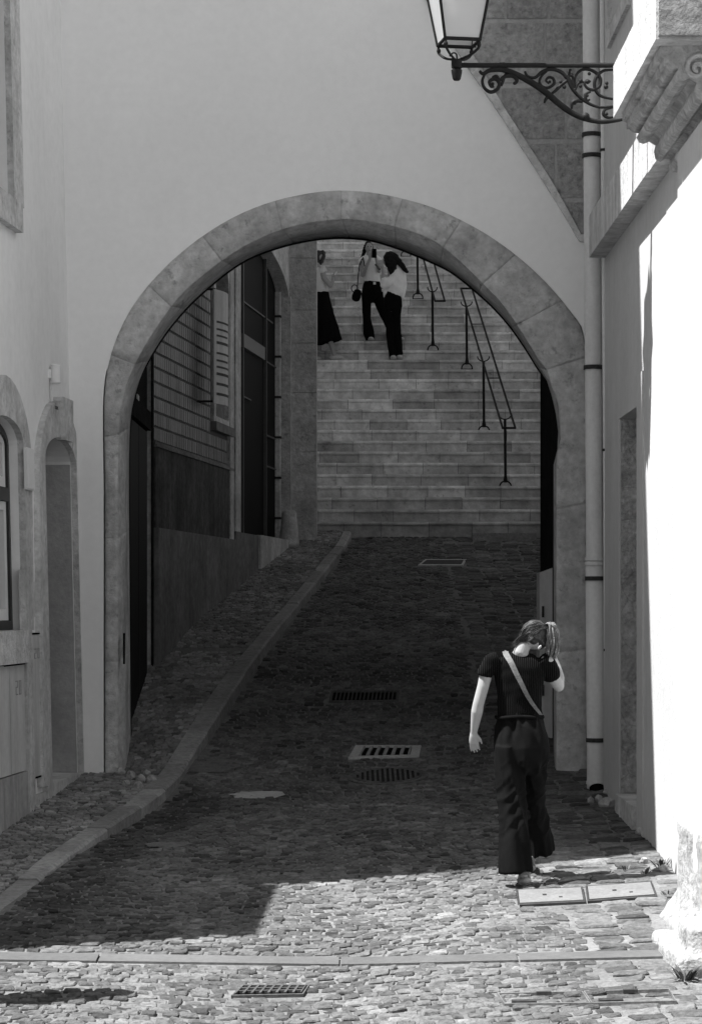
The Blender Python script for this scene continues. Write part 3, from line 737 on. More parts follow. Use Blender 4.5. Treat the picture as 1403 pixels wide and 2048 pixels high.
c6([(500, 560), (540, 525), (600, 520), (625, 550), (612, 575)], (6, 12)); c6([(520, 590), (535, 540), (550, 500)], (4, 8)); c6([(505, 545), (485, 520), (455, 530)], (4, 8))
c6([(1020, 620), (1000, 560), (960, 520)], (4, 7)); c6([(1025, 620), (1045, 570), (1085, 560)], (4, 7)); c6([(1022, 620), (1010, 540), (1000, 500)], (4, 6))
for u, v, r in ((960, 525, 14), (1000, 515, 13), (1060, 555, 14), (1060, 590, 12), (1020, 615, 12), (950, 595, 14), (925, 560, 12), (1110, 560, 16), (1105, 655, 12), (1020, 705, 13), (1095, 800, 30), (460, 575, 12), (850, 560, 10), (905, 605, 13), (1235, 595, 16), (1240, 570, 12), (1120, 505, 12), (610, 570, 12), (990, 480, 10), (1240, 780, 10)):
    c = Z6(u, v); cur.append(ell(c, r6(r), r6(r), r6(r)))
obj('bracket_scroll', merge(*cur), m_iron, lam, smooth=True)
obj('wall_plate', box(XR - .02, XR - .001, DL - .05, DL + .05, Z6(0, 860).z, Z6(0, 400).z), m_iron, lam)
lc = Z6(214, 440)
obj('socket', lathe((lc.x, DL, 0), [(r6(20), Z6(0, 550).z), (r6(28), Z6(0, 540).z), (r6(36), Z6(0, 500).z), (r6(38), Z6(0, 480).z), (r6(26), Z6(0, 470).z), (r6(36), Z6(0, 466).z), (r6(37), Z6(0, 415).z), (r6(30), Z6(0, 408).z)], 20), m_iron, lam, smooth=False)
# frustum body, turned a little so its left side shows
rot = math.radians(10)
cxl = Z6(228, 0).x
def lp(sx, sy, z, hw): x, y = sx * hw, sy * hw; return Vector((cxl + x * math.cos(rot) - y * math.sin(rot), DL + x * math.sin(rot) + y * math.cos(rot), z))
zb, zt = Z6(0, 292).z, Z6(0, 292).z + .52; hb, ht = .118, .205
cor = [(-1, -1), (1, -1), (1, 1), (-1, 1)]
bars = []
for i in range(4):
    a, b = cor[i], cor[(i + 1) % 4]
    bars += [tube([lp(*a, zb, hb), lp(*a, zt, ht)], .010, 6), tube([lp(*a, zb, hb), lp(*b, zb, hb)], .012, 6), tube([lp(*a, zt, ht), lp(*b, zt, ht)], .012, 6)]
fr = obj('frame', merge(*bars), m_iron, lam)
for i in range(4):
    a, b = cor[i], cor[(i + 1) % 4]; o_ = .985
    g = [lp(a[0] * o_, a[1] * o_, zb + .008, hb), lp(b[0] * o_, b[1] * o_, zb + .008, hb), lp(b[0] * o_, b[1] * o_, zt - .01, ht), lp(a[0] * o_, a[1] * o_, zt - .01, ht)]
    obj('glass_pane', (g, [(0, 1, 2, 3)]), m_lglass, fr)
obj('lamp_bulb', merge(ell((cxl, DL, zb + .16), .045, .045, .07), tube([(cxl, DL, zb + .22), (cxl, DL, zb + .36)], .018, 10)), m_white_hi, lam, smooth=True)
obj('cap', merge(lathe((cxl, DL, 0), [(.29, zt), (.27, zt + .04), (.16, zt + .16), (.10, zt + .19), (.10, zt + .28), (.02, zt + .34)], 4)), m_iron, lam)
crd = []
for sx, sy in cor:
    top_ = lp(sx, sy, zb - .005, hb * .95); crd.append(tube(spl([top_, top_ + Vector((0, 0, -.045)), Vector((lc.x + (top_.x - lc.x) * .62, DL + (top_.y - DL) * .62, zb - .092)), Vector((lc.x + (top_.x - lc.x) * .15, DL, Z6(0, 408).z))], 6), .009, 6)); crd.append(ell(top_ + Vector((0, 0, -.03)), .014, .014, .018))
crd.append(tube([lp(-1, -1, zb - .045, hb * .8), lp(1, -1, zb - .045, hb * .8)], .006, 6)); crd.append(tube(spl([Z6(165, 385), Z6(190, 362), Z6(212, 372), Z6(216, 405)], 5), .006, 6))
obj('cradle', merge(*crd), m_iron, lam)
# ================================================================ LEFT BUILDING
kb = .023
PL = Plane((left_x(17.6), 17.6, 0), (TL, 1, 0), (1, -TL, 0), (-kb, 0, 1))
lbld = thing('left_building', 'plastered building with stone framed window and doorway left of the arch', 'building', (left_x(17.6), 17.6, 0))
def q(px, py, off=0.0): return PL.px(px, py, off)
aD0, aD1 = q(85, 1200)[0], q(148, 1200)[0]
spring = q(143, 935)[1]; apexz = q(120, 879)[1]
zsill = q(150, 1548)[1]
def archtop(a0, a1, zs, za, n=14, sup=2.0):
    c, h = (a0 + a1) / 2, (a1 - a0) / 2
    return [(c + h * math.cos(math.pi * k / n), zs + (za - zs) * math.sin(math.pi * k / n) ** (2 / sup)) for k in range(n + 1)]
doorh = [(aD0, zsill), (aD1, zsill)] + archtop(aD0, aD1, spring, apexz)
aW1 = q(40, 1100)[0]; aW0 = aW1 - 1.15; wsp, wap = q(40, 893)[1], q(18, 846)[1]; wb = q(10, 1262)[1]
winh = [(aW0, wb), (aW1, wb)] + archtop(aW0, aW1, wsp, wap + .03)
aU1 = q(12, 200)[0]; aU0 = aU1 - 1.1; ub = q(0, 385)[1]
uph = rect(aU0, aU1, ub, 9.0)
a_corner = (DA - 17.6) / PL.u.y + .0
hb0, hb1 = q(2, 1556)[1], q(2, 1332)[1]
DC = 14.80; a0L = (DC - 17.6) / PL.u.y
obj('wall', merge(PL.prism(rect(a0L, a_corner, -.5, 9.4), -.55, 0, [doorh, winh, uph])), m_plaster_side, lbld)
# body behind and attic that leans back
def at(d, z, x=None): return Vector((left_x(d) - kb * z - .56 if x is None else x, d, z))
V = [at(DC, -.5), at(DC, 9.4), at(DA - .02, 9.4), at(DA - .02, -.5), at(DC, -.5, -12), at(DC, 9.4, -12), at(DA - .02, 9.4, -12), at(DA - .02, -.5, -12)]
obj('house_body', (V, [(0, 1, 2, 3), (4, 5, 1, 0), (1, 5, 6, 2), (2, 6, 7, 3), (7, 6, 5, 4), (0, 3, 7, 4)]), m_plaster_side, lbld)
zt2 = 17.2
V = [Vector((left_x(DC) - .22, DC + .001, 9.4)), Vector((left_x(DC + .87) - .32, DC + .90, 13.2)), Vector((left_x(16.5) - .42, DC + 1.75, zt2)), Vector((left_x(DA) - .42, DA - .02, zt2)), Vector((left_x(DA) - .22, DA - .02, 9.401))]
V2 = [Vector((-12, v.y, v.z)) for v in V]
obj('attic', (V + V2, [(0, 1, 2, 3, 4), (5, 6, 1, 0), (6, 7, 2, 1), (7, 8, 3, 2), (8, 9, 4, 3), (9, 8, 7, 6, 5), (0, 4, 9, 5)]), m_plaster_side, lbld)
# low wing in front (casts the stepped shadow on the cobbles)
wing = thing('low_wing', 'lower plastered wing in front of the building left of the arch', 'building', (-2.9, 13.9, 0))
xw = left_x(DC) - .10
def wingbox(x0, dx, y0, y1, z0, z1):
    v, f = box(-12, x0, y0, y1, z0, z1); return [Vector((p.x + (dx if p.x > -11 and p.y > 14 else 0), p.y, p.z)) for p in v], f
obj('wall', wingbox(xw - .07, .12, 13.12, DC - .004, -.6, 4.38), m_plaster_side, wing); obj('coping', wingbox(xw - .04, .12, 13.09, DC - .006, 4.383, 4.45), m_stone_side, wing)
# stone surrounds
def surround(hole, wdt, off, tone, base, name, parent):
    c = sum(a for a, b in hole) / len(hole); outp = []
    for a, b in hole: pass
    return None
so_ = [(q(64, 1200)[0], zsill - .35), (aD0, zsill - .35)]
doorR = [(aD0, zsill - .001)] + archtop(aD0, aD1, spring, apexz)[::-1] + [(aD1, zsill - .001)]
outD = [(q(152, 1200)[0] + .03, zsill - .001)] + [(q(152, 0)[0] * 0 + a, b) for a, b in archtop(q(66, 900)[0], q(152, 900)[0] + .03, spring - .12, apexz + .30, 16, 1.7)] + [(q(66, 1200)[0], zsill - .001)]
obj('door_surround', PL.prism(doorR + outD, .0, .05), m_stone_side, lbld)
ks = (q(108, 850)[0], q(128, 850)[0]); obj('keystone', PL.prism([(ks[0] + .06, apexz - .015), (ks[1] - .04, apexz - .015), (ks[1], apexz + .33), (ks[0], apexz + .33)], .0, .085), m_stone_side, lbld)
obj('door_step', PL.prism(rect(q(86, 1600)[0], q(157, 1600)[0], -.2, zsill + .004), -.53, .045, back=False), m_stone_side, lbld)
obj('door_step_base', PL.prism(rect(q(62, 1600)[0], q(90, 1600)[0] - .002, -.3, zsill - .05), .0, .03), m_stone_side, lbld)
# reveal of the doorway (stone) just inside the hole, door leaf deep inside
obj('door_reveal', PL.prism([(aD1 - .002, zsill), (aD1 + .0, zsill)] + [(a * .999 + .0, b) for a, b in archtop(aD0 + .002, aD1 - .002, spring, apexz - .004)], -.27, -.24), m_darkdoor, lbld)
rj = PL.prism(rect(aD1 - .030, aD1 - .003, zsill + .001, spring + .02), -.235, -.004); obj('door_jamb', rj, M('door_jamb_stone', .36, .9, .15, 2, .1, 20, .5, 24, .02), lbld)
# arched window
winR = [(aW0, wb)] + archtop(aW0, aW1, wsp, wap + .03)[::-1] + [(aW1, wb)]
outW = [(q(53, 1100)[0], wb)] + archtop(aW0 - .22, q(53, 1000)[0], wsp - .1, wap + .33, 16, 1.8) + [(aW0 - .22, wb)]
ws_ = obj('window_surround', PL.prism(winR + outW, .0, .05), m_stone_side, lbld)
win = obj('window', PL.prism([(aW0 + .02, wb + .02), (aW1 - .02, wb + .02)] + archtop(aW0 + .02, aW1 - .02, wsp, wap), -.16, -.15), m_glass, lbld)
fo = [(aW0 + .004, wb + .004), (aW1 - .004, wb + .004)] + archtop(aW0 + .004, aW1 - .004, wsp, wap + .02)
cw = (aW0 + aW1) / 2; tr = q(15, 985)[1]
fi1 = rect(aW0 + .12, aW1 - .055, wb + .07, tr - .05); fi2 = [(aW0 + .12, tr + .05), (aW1 - .055, tr + .05)] + archtop(aW0 + .12, aW1 - .055, wsp, wap - .04)
obj('frame', PL.prism(fo, -.14, -.065, [fi1, fi2]), m_frame_dark, win)
cs1 = rect(aW0 + .125, aW1 - .06, wb + .075, tr - .055)
obj('casement', merge(PL.prism(cs1, -.13, -.085, [rect(aW0 + .2, cw - .03, wb + .16, tr - .12), rect(cw + .03, aW1 - .14, wb + .16, tr - .12)]), PL.prism([(aW0 + .125, tr + .055), (aW1 - .06, tr + .055)] + archtop(aW0 + .125, aW1 - .06, wsp, wap - .045), -.13, -.085, [[(aW0 + .2, tr + .13), (aW1 - .14, tr + .13)] + archtop(aW0 + .2, aW1 - .14, wsp, wap - .12)])), m_paint_white, win)
obj('window_sill', PL.prism(rect(aW0 - .22, q(43, 1300)[0], q(10, 1328)[1], wb), .0, .075), m_stone_side, lbld)
obj('plinth', PL.prism(rect(a0L, q(57, 1600)[0], -.45, hb0), .0, .035), M('plinth', .36, .9, .2, 1.5, .15, 14, .5, 20, .01, streak=.3), lbld)
hatch = objs('meter_hatch', (PL.prism(rect(q(12.8, 1400)[0], q(42, 1400)[0], hb0 + .01, hb1), .0, .03), PL.prism(rect(q(12, 1400)[0] - .6, q(11.6, 1400)[0], hb0 + .01, hb1), .0, .03)), m_panel, lbld)
h2a, h2b = q(56.5, 1400)[0], q(76, 1400)[0]
obj('meter_hatch', PL.prism(rect(h2a, h2b, q(66, 1553)[1], q(66, 1269)[1]), .0, .03), m_panel, lbld)
for hx0, hx1, yy0, yy1 in ((56, 76, 1265.5, 1268.5), (0, 43, 1328.5, 1331), (57, 77, 1553, 1556)):
    obj('hatch_gap', PL.prism(rect(q(hx0, yy0)[0], q(hx1, yy0)[0], q((hx0 + hx1) / 2, yy1)[1], q((hx0 + hx1) / 2, yy0)[1]), .0, .036), m_black, lbld)
obj('stone_strip', PL.prism(rect(q(43.6, 1400)[0], q(56, 1400)[0], -.3, q(50, 1140)[1]), .0, .045), m_stone_side, lbld)
obj('wall_vent', merge(PL.prism(rect(q(56.5, 1200)[0], q(64, 1200)[0], q(60, 1232)[1], q(60, 1165)[1]), .0, .01)), m_steel, lbld)
obj('vent_frame', PL.prism(rect(q(55.5, 1200)[0], q(65, 1200)[0], q(60, 1234)[1], q(60, 1163)[1]), .0, .02, [rect(q(57.3, 1200)[0], q(63.2, 1200)[0], q(60, 1230)[1], q(60, 1167)[1])]), m_panel, lbld)
# faint stencilled marks on the hatches
def stencil(px0, px1, y0, y1, rows):
    ps = []
    for r_, (u0, u1, v0, v1) in enumerate(rows):
        a0_, a1_ = q(px0 + (px1 - px0) * u0, 1300)[0], q(px0 + (px1 - px0) * u1, 1300)[0]; yy = lambda v: q((px0 + px1) / 2, y0 + (y1 - y0) * v)[1]
        ps.append(PL.prism(rect(a0_, a1_, yy(v1), yy(v0)), .03, .0325))
    return merge(*ps)
m_stencil = M('faded_stencil', .28, .8, .2, 20, .3, 60, 0)
seg = [(0, .4, 0, .08), (.3, .4, 0, .5), (0, .4, .42, .5), (0, .1, .42, 1), (0, .4, .92, 1), (.6, 1, 0, .08), (.6, .7, 0, 1), (.9, 1, 0, 1), (.6, 1, .92, 1)]
obj('stencil_number', stencil(61, 72, 1297, 1317, seg), m_stencil, lbld)
obj('stencil_number', stencil(22, 33, 1361, 1390, seg), m_stencil, lbld)
# upper window
obj('upper_window_surround', PL.prism(rect(aU0 - .2, q(31, 200)[0], ub - .02, 9.2), .0, .05, [rect(aU0, aU1, ub, 9.0)]), m_stone_side, lbld)
obj('upper_window_sill', PL.prism(rect(aU0 - .2, q(31, 430)[0], q(20, 458)[1], ub - .001), .0, .06), m_stone_side, lbld)
uw = obj('upper_window', PL.prism(uph, -.36, -.35), m_glass, lbld); obj('frame', PL.prism(rect(aU0, aU1, ub, 9.0), -.34, -.28, [rect(aU0 + .08, aU1 - .08, ub + .08, 8.9)]), m_frame_dark, uw)
# meter box, wall lamp
mb = thing('meter_box', 'shallow pale metal box fixed between the arched window and doorway', 'meter box', PL.w(q(60, 940)[0], q(60, 940)[1], 0))
obj('case', PL.prism(rect(q(53, 940, .07)[0], q(68, 940, .07)[0], q(60, 980, .07)[1], q(60, 896, .07)[1]), .052, .07), m_paint_white, mb)
obj('lid', PL.prism(rect(q(53, 940, .07)[0] + .01, q(68, 940, .07)[0] - .01, q(60, 980, .07)[1] + .01, q(60, 896, .07)[1] - .01), .071, .078), m_paint_white, mb)
wl = thing('wall_lamp', 'white cylinder lamp on the wall above the arched doorway', 'wall lamp', PL.w(q(100, 748)[0], q(100, 748)[1], 0))
la, lz = q(98.5, 748)
dd = PL.w(la, lz).y; ctr = P(112, 748, dd)
rC = 10.5 * dd / F; hC = 20 * dd / F
obj('shade', lathe((ctr.x, dd, ctr.z), [(rC * .7, -hC), (rC, -hC + .01), (rC, -hC + .02), (rC * .96, -hC + .022), (rC * .96, hC - .022), (rC, hC - .02), (rC, hC - .01), (rC * .7, hC)], 24), m_white_hi, wl)
obj('mount', box(PL.w(la, lz).x - .03, ctr.x - rC * .8, dd - .03, dd + .03, ctr.z - .035, ctr.z + .035), m_white_hi, wl)
obj('cable', tube([PL.w(la, lz, .012) + Vector((0, 0, -.03)), PL.w(la, q(98.5, 815)[1], .012)], .008, 8), m_pipe, wl)
obj('junction', PL.prism(rect(la - .05, la + .09, q(98.5, 818)[1], q(98.5, 811)[1]), .0, .05), m_steel, wl)
# ================================================================ TILED BUILDING beyond the arch
PT = Plane((XT0, 24.3, 0), (TT, 1, 0), (1, -TT, 0))
tb = thing('tiled_building', 'building with dark relief tiles and a tall arched gate beyond the arch', 'building', (XT0, 24.3, 0))
T = PT.px
g0, g1 = T(472, 900)[0], T(577, 900)[0]; gs, ga = T(577, 593)[1], T(577, 593)[1] + .42; gb = T(476, 1065)[1]
gate = [(g0, gb), (g1, gb)] + archtop(g0, g1, gs, ga, 20, 1.6)
b0_, b1_ = T(426, 700)[0], T(452, 700)[0]; bz0, bz1 = T(440, 838)[1], T(436, 575)[1]
bwin = [(b0_, bz0), (b1_, bz0)] + archtop(b0_, b1_, bz1 - .0, bz1 + .35, 10)
aEnd = T(589, 900)[0]
obj('wall', PT.prism(rect(-.0, aEnd, .3, 15.0), -.5, 0, [gate, bwin]), m_stone, tb)
obj('house_body', box(-10, -2.75, 24.32, 34.0, .3, 15.0), m_plaster_side, tb)
pz0, pz1 = T(304, 1055)[1], T(304, 893)[1]
obj('plinth_render', PT.prism(rect(.05, T(461, 900)[0], pz0, pz1), .0, .03), m_render, tb)
obj('base_render', PT.prism([(.05, .4), (T(472, 1000)[0], .4), (T(472, 1000)[0], gb), (T(463, 1000)[0], gb + .0), (T(461, 1000)[0], pz0), (.05, pz0)], .0, .06), m_render2, tb)
obj('gate_base', PT.prism([(g0, 1.0), (g1 - .05, 1.0), (g1 - .05, gb - .002), (g0, gb - .002)], -.5, .055), m_render2, tb)
obj('base_block', PT.prism([(T(508, 1080)[0], gb - .42), (T(566, 1080)[0], gb - .25), (T(572, 1080)[0], gb + .004), (T(508, 1080)[0], gb + .004)], .0, .085), m_stone, tb, tone=None)
tl = []; rgt = random.Random(8)
ax_end = T(461, 900)[0]; zz = pz1 + .06; 
while zz < 9:
    a = .05
    while a < ax_end:
        w_, h_ = .105, .148; e = min(a + w_ - .003, ax_end)
        inw = (b0_ - .18 < a + w_ and a < b1_ + .22 and bz0 - .12 < zz + h_)
        if not inw and e - a > .03:
            t_ = rgt.uniform(.55, 1.35); o1 = .022 + rgt.uniform(-.002, .002)
            v = [PT.w(a, zz, .0), PT.w(e, zz, .0), PT.w(e, zz + h_ - .008, .0), PT.w(a, zz + h_ - .008, .0), PT.w(a + .012, zz + .012, o1 * .6), PT.w(e - .012, zz + .012, o1 * .6), PT.w(e - .012, zz + h_ - .02, o1 * .6), PT.w(a + .012, zz + h_ - .02, o1 * .6)]
            tl.append((v, [(4, 5, 6, 7), (0, 1, 5, 4), (1, 2, 6, 5), (2, 3, 7, 6), (3, 0, 4, 7)], [t_] * 5))
        a += w_
    zz += h_
obj('relief_tiles', merge(*tl), m_tile, tb)
obj('tile_bed', PT.prism(rect(.05, ax_end, pz1, 9), .0, .002, [rect(b0_ - .12, b1_ + .16, bz0 - .06, 8.99)]), M('tile_joint', .10, .9, .1, 3, .1, 30, .2), tb)
obj('tile_moulding', merge(PT.prism(rect(.05, ax_end, pz1, pz1 + .03), .0, .05), PT.prism(rect(.05, ax_end, pz1 + .031, pz1 + .055), .0, .03)), m_render2, tb)
obj('small_window_surround', PT.prism(rect(b0_ - .13, b1_ + .17, bz0 - .07, 8.5), .0, .035, [bwin]), m_stone, tb)
obj('small_window_sill', PT.prism(rect(b0_ - .16, b1_ + .2, bz0 - .17, bz0 - .07), .0, .07), m_render2, tb)
obj('small_window', PT.prism(bwin, -.2, -.19), m_black, tb)
obj('small_window_panel', PT.prism(rect(b0_, b1_, bz0, T(440, 800)[1]), -.15, -.02), m_render2, tb)
obj('pilaster_strip', merge(PT.prism(rect(T(453.5, 900)[0], T(460.5, 900)[0], pz0, 9), .0, .045)), m_stone, tb)
objs('gate_jamb', (PT.prism(rect(T(461.5, 900)[0], g0, gb, 9), .0, .06), PT.prism(rect(g1, aEnd, 2.0, gs), .0, .03)), m_stone, tb)
gt = obj('gate', PT.prism([(g0 + .01, gb + .01), (g1 - .01, gb + .01)] + archtop(g0 + .01, g1 - .01, gs, ga - .01, 20, 1.6), -.19, -.17), m_darkdoor, tb)
mul = []; o_ = -.38
for x_ in (484, 530): a = T(x_, 900, -.15)[0]; mul.append(PT.prism(rect(a - .024, a + .024, gb + .02, ga - .06), -.169, -.13))
for y_, x0_, x1_ in ((609, 485, 545), (792, 485, 502), (930, 531, 552), (869, 531, 550), (724, 532, 552), (556 + 100, 474, 480), (1000, 473, 480)):
    z = T((x0_ + x1_) / 2, y_ + (x1_ - x0_) * .25, -.15)[1]; mul.append(PT.prism(rect(T(x0_, 900, -.15)[0], T(x1_, 900, -.15)[0], z - .010, z + .010), -.1695, -.145))
objs('mullion', mul, m_mullion, gt)
zb1, zb2 = T(506, 680, -.13)[1], T(506, 706, -.13)[1]
obj('gate_rail', PT.prism(rect(T(486, 900, -.13)[0], T(528.5, 900, -.13)[0], zb2, zb1), -.169, -.12), M('gate_rail', .16, .6, .05, 2, .05, 20, .1), gt)
obj('gate_frame', PT.prism(rect(g1 - .12, g1 - .05, gb + .02, gs + .05), -.169, -.10), m_stone_side, gt)
fsp = []
for z in np.arange(gb + .3, gs, .55): fsp.append(PT.prism(rect(g1 - .14, g1 - .04, z, z + .03), -.168, -.09))
objs('gate_hinge', fsp, m_steel, gt)
# information banner
bn = thing('hanging_banner', 'narrow curved pale banner with lines of small text in front of the tiled wall window', 'banner', PT.w(b0_, bz0, .1))
ba0, ba1 = T(431, 700, .22)[0], T(450, 700, .22)[0]; tz0 = T(440, 808, .25)[1]; tz1 = T(441, 581, .25)[1]
def bcur(t): a = ba0 + (ba1 - ba0) * t; return a, .14 + .14 * math.sin(math.pi * (.15 + .55 * t))
V, Fc = [], []
nb_ = 12
for i in range(nb_ + 1):
    a, o = bcur(i / nb_); V += [PT.w(a, tz0, o), PT.w(a, tz1, o), PT.w(a, tz0, o - .012), PT.w(a, tz1, o - .012)]
for i in range(nb_):
    b = i * 4; Fc += [(b, b + 4, b + 5, b + 1), (b + 2, b + 3, b + 7, b + 6), (b, b + 2, b + 6, b + 4), (b + 1, b + 5, b + 7, b + 3)]
Fc += [(0, 1, 3, 2), (nb_ * 4, nb_ * 4 + 2, nb_ * 4 + 3, nb_ * 4 + 1)]
obj('sheet', (V, Fc), m_panel, bn)
txt = []; rgx = random.Random(3)
z = tz1 - .36
while z > tz0 + .06:
    t0_, t1_ = rgx.choice((.08, .08, .08)), rgx.uniform(.55, .88)
    n_ = 6; vv = []; ff = []; h_ = rgx.choice((.022, .03))
    for i in range(n_ + 1):
        a, o = bcur(t0_ + (t1_ - t0_) * i / n_); vv += [PT.w(a, z, o + .004), PT.w(a, z + h_, o + .004)]
    for i in range(n_): ff.append((2 * i, 2 * i + 2, 2 * i + 3, 2 * i + 1))
    txt.append((vv, ff)); z -= rgx.choice((.07, .08, .08, .11))
obj('lettering', merge(*txt), M('ink', .07, .8, .3, 20, .5, 60, 0), bn)
objs('holder', (tube([PT.w(ba0 + .1, tz1 + .01, 0), PT.w(ba0 + .1, tz1 + .01, .2)], .012, 6), tube([PT.w(ba0 + .1, tz0 + .03, 0), PT.w(ba0 + .1, tz0 + .03, .2)], .012, 6)), m_steel, bn)
# near drain pipe at the tiled wall start
obj('corner_strip', PT.prism(rect(-.02, .045, .5, 9), .0, .012), m_passage, tb)
# stone corner pier beyond the gate
pr = thing('stone_pier', 'square limestone pier closing the tiled building at the foot of the stairs', 'pier', (-.6, 33.7, 2.5))
x0p, x1p = P(590, 0, 33.55).x, P(633, 0, 33.55).x
pk = []; z = 2.0; rgp = random.Random(21)
while z < 14.5: h = rgp.uniform(.45, .9); pk.append(box(-2.8, x1p, 33.55, 34.15, z + .003, z + h - .003) + ([rgp.uniform(.88, 1.12)] * 6,)); z += h
obj('shaft', merge(*pk), m_stone, pr)
bl = thing('guard_stone', 'rounded stone guard post at the foot of the arched gate', 'bollard', P(578, 1090, 33.0))
bc = P(578, 1088, 33.0); s33 = 33.0 / F
obj('post', lathe((bc.x, 33.05, bc.z), [(21 * s33, -.05), (20 * s33, .03), (18 * s33, .18), (15.5 * s33, .33), (15 * s33, .345), (15 * s33, .42), (12 * s33, .45), (4 * s33, .46)], 20), m_stone, bl, smooth=True)
# ================================================================ STAIRS
st = thing('stone_staircase', 'broad flight of pale limestone steps climbing beyond the archway', 'stairs', (1.0, 34.2, 2.69))
XS0, XS1 = -.62, 3.3
D0, Z0, R1, TR1 = 34.2, 2.69, .1835, .33
stepd = []
d, z = D0, Z0
for k in range(16): stepd.append((d, z, R1)); d += TR1; z += R1
for k in range(14): stepd.append((d, z, .1875)); d += .36; z += .1875
for k in range(8): stepd.append((d, z, .17)); d += .36; z += .17
rgs = random.Random(31)
EDGE1 = stepd[15][0]
for k, (d, z, r) in enumerate(stepd):
    nd = stepd[k + 1][0] if k + 1 < len(stepd) else d + 6
    ps = []; x = XS0 - rgs.uniform(0, .5)
    wv = .0
    while x < XS1:
        L = rgs.uniform(.50, .72) if k not in (15,) else rgs.uniform(.9, 1.3); x0, x1 = max(x, XS0), min(x + L, XS1)
        if x1 - x0 > .03:
            dj = rgs.uniform(-.004, .004); zj = z + r + rgs.uniform(-.003, .003); c = .026; t_ = rgs.uniform(.72, 1.15) * (.86 if k < 3 else 1); y0 = d + dj; g = .0035
            nx = 5; vv = []; ff = []
            for i in range(nx + 1):
                xx_ = x0 + g + (x1 - x0 - 2 * g) * i / nx; ch = c * (1 + .5 * noise.noise(Vector((xx_ * 7, d, 0)))); vv += [(xx_, y0, z - .05), (xx_, y0, zj - .052), (xx_, y0 - .024, zj - .044), (xx_, y0 - .024, zj - ch), (xx_, y0 - .024 + ch, zj), (xx_, nd + .04, zj - .002)]
            for i in range(nx):
                b = i * 6
                for j in range(5): ff.append((b + j, b + 6 + j, b + 7 + j, b + 1 + j))
            ff += [(0, 1, 2, 3, 4, 5), tuple(nx * 6 + j for j in (5, 4, 3, 2, 1, 0))]
            ps.append((vv, ff, [t_] * len(ff)))
        x += L
    fill = box(XS0, XS1, d + .03, nd + .03, z - .3, z + r - .012)
    o = obj('step', merge(*ps), m_stairs if k < 30 else m_stone_white, st)  # uppermost steps get the white stone to imitate sunlight falling on them
    obj('joint_fill', fill, m_render2, o)
wz = stepd[-1][1] + .17
# flanking walls
fl = thing('stair_house', 'tall plain house flanking the left side of the stairs', 'building', (-.7, 39, 4))
obj('wall', box(-9, -.622, 34.2, 43.6, 2, 15.2), m_plaster_side, fl); obj('roof', box(-9.2, -.6, 34.2, 43.62, 15.2, 15.4), m_stone_side, fl, tone=[1.0] * 6)
rw = thing('garden_wall', 'low stone wall along the right side of the stairs', 'wall', (3.4, 39, 4))
V = []
for x in (3.302, 3.7):
    V += [(x, 24.3, .3), (x, 24.3, 2.4), (x, 34.2, 3.6), (x, 47.3, 9.9), (x, 47.3, .3)]
obj('wall', (V, [(0, 1, 2, 3, 4), (9, 8, 7, 6, 5), (1, 6, 7, 2), (2, 7, 8, 3), (0, 5, 6, 1), (3, 8, 9, 4), (0, 4, 9, 5)]), m_stone_side, rw, tone=[1.0] * 7)
uh = thing('upper_house', 'pale house standing at the top of the stairs', 'building', (0, 54, 9))
obj('wall', box(-12, 12, 60, 66, 4, 12), m_plaster_side, uh); obj('roof', box(-12.3, 12.3, 59.7, 66.3, 12, 12.2), m_stone_side, uh, tone=[1.0] * 6)
# ramp slab at the stair foot
rs_ = thing('ramp_stone', 'long flat stone laid at the foot of the stairs on the right', 'slab', hitg(1005, 1071))
a, b = hitg(943, 1078), hitg(1065, 1071)
obj('slab', box(a.x, b.x, 33.75, 34.15, 2.45, 2.70), m_kerb, rs_, tone=[1.1] * 6)
# ================================================================ HANDRAILS
def handrail(label, posts, A, B, rungs, uhalf):
    """posts: (px, foot row, yoke row, depth); A, B: (px, row, depth) of the lower and upper end of the rail centre line"""
    root = thing('handrail', label, 'handrail', P(posts[0][0], posts[0][1], posts[0][3]), 'iron handrails on the stairs')
    for px, yf, yy, d in posts:
        f, y = P(px, yf, d), P(px - 1, yy, d); h = uhalf
        po = obj('post', merge(tube([f + Vector((0, 0, .09)), y], .020, 8), lathe((f.x, d, f.z), [(.03, .08), (.03, .12), (.018, .2)], 10)), m_iron, root)
        n = 10; ft = [f + Vector((.085 * math.cos(math.pi * k / n), 0, .10 * math.sin(math.pi * k / n) ** .8)) for k in range(n + 1)]
        obj('foot', merge(tube(ft, .011, 6), tube([f + Vector((-.08, -.01, .005)), f + Vector((.08, -.01, .005))], .007, 6)), m_iron, po)
        yk = [y + Vector((h * math.cos(math.pi * (1 + k / n)), 0, .07 + .075 * math.sin(math.pi * (1 + k / n)))) for k in range(n + 1)]
        obj('yoke', tube(yk, .009, 6), m_iron, po)
    for s in (-1, 1):
        obj('rail', tube([P(*A) + Vector((s * uhalf, 0, 0)), P(*B) + Vector((s * uhalf, 0, 0))], .016, 8), m_iron, root)
    bars = []
    for t in rungs:
        c = P(*A).lerp(P(*B), t); th = .016 if t in (0, 1) else .007; bars.append(tube([c + Vector((-uhalf - .01, 0, 0)), c + Vector((uhalf + .01, 0, 0))], th, 6))
    objs('crossbar', bars, m_iron, root)
handrail('black twin rail iron handrail on the lower right of the stairs', [(1010, 976, 838, 35.35), (967, 865, 722, 37.0), (933, 739, 612, 38.98)], (1017, 856, 34.9), (932, 577, 39.6), (0, .33, .72, 1), .090)
handrail('black twin rail iron handrail higher up beside the talking women', [(865, 702, 583, 39.6), (835, 598, 500, 41.4)], (879, 602, 39.2), (845, 480, 42.2), (0, 1), .078)
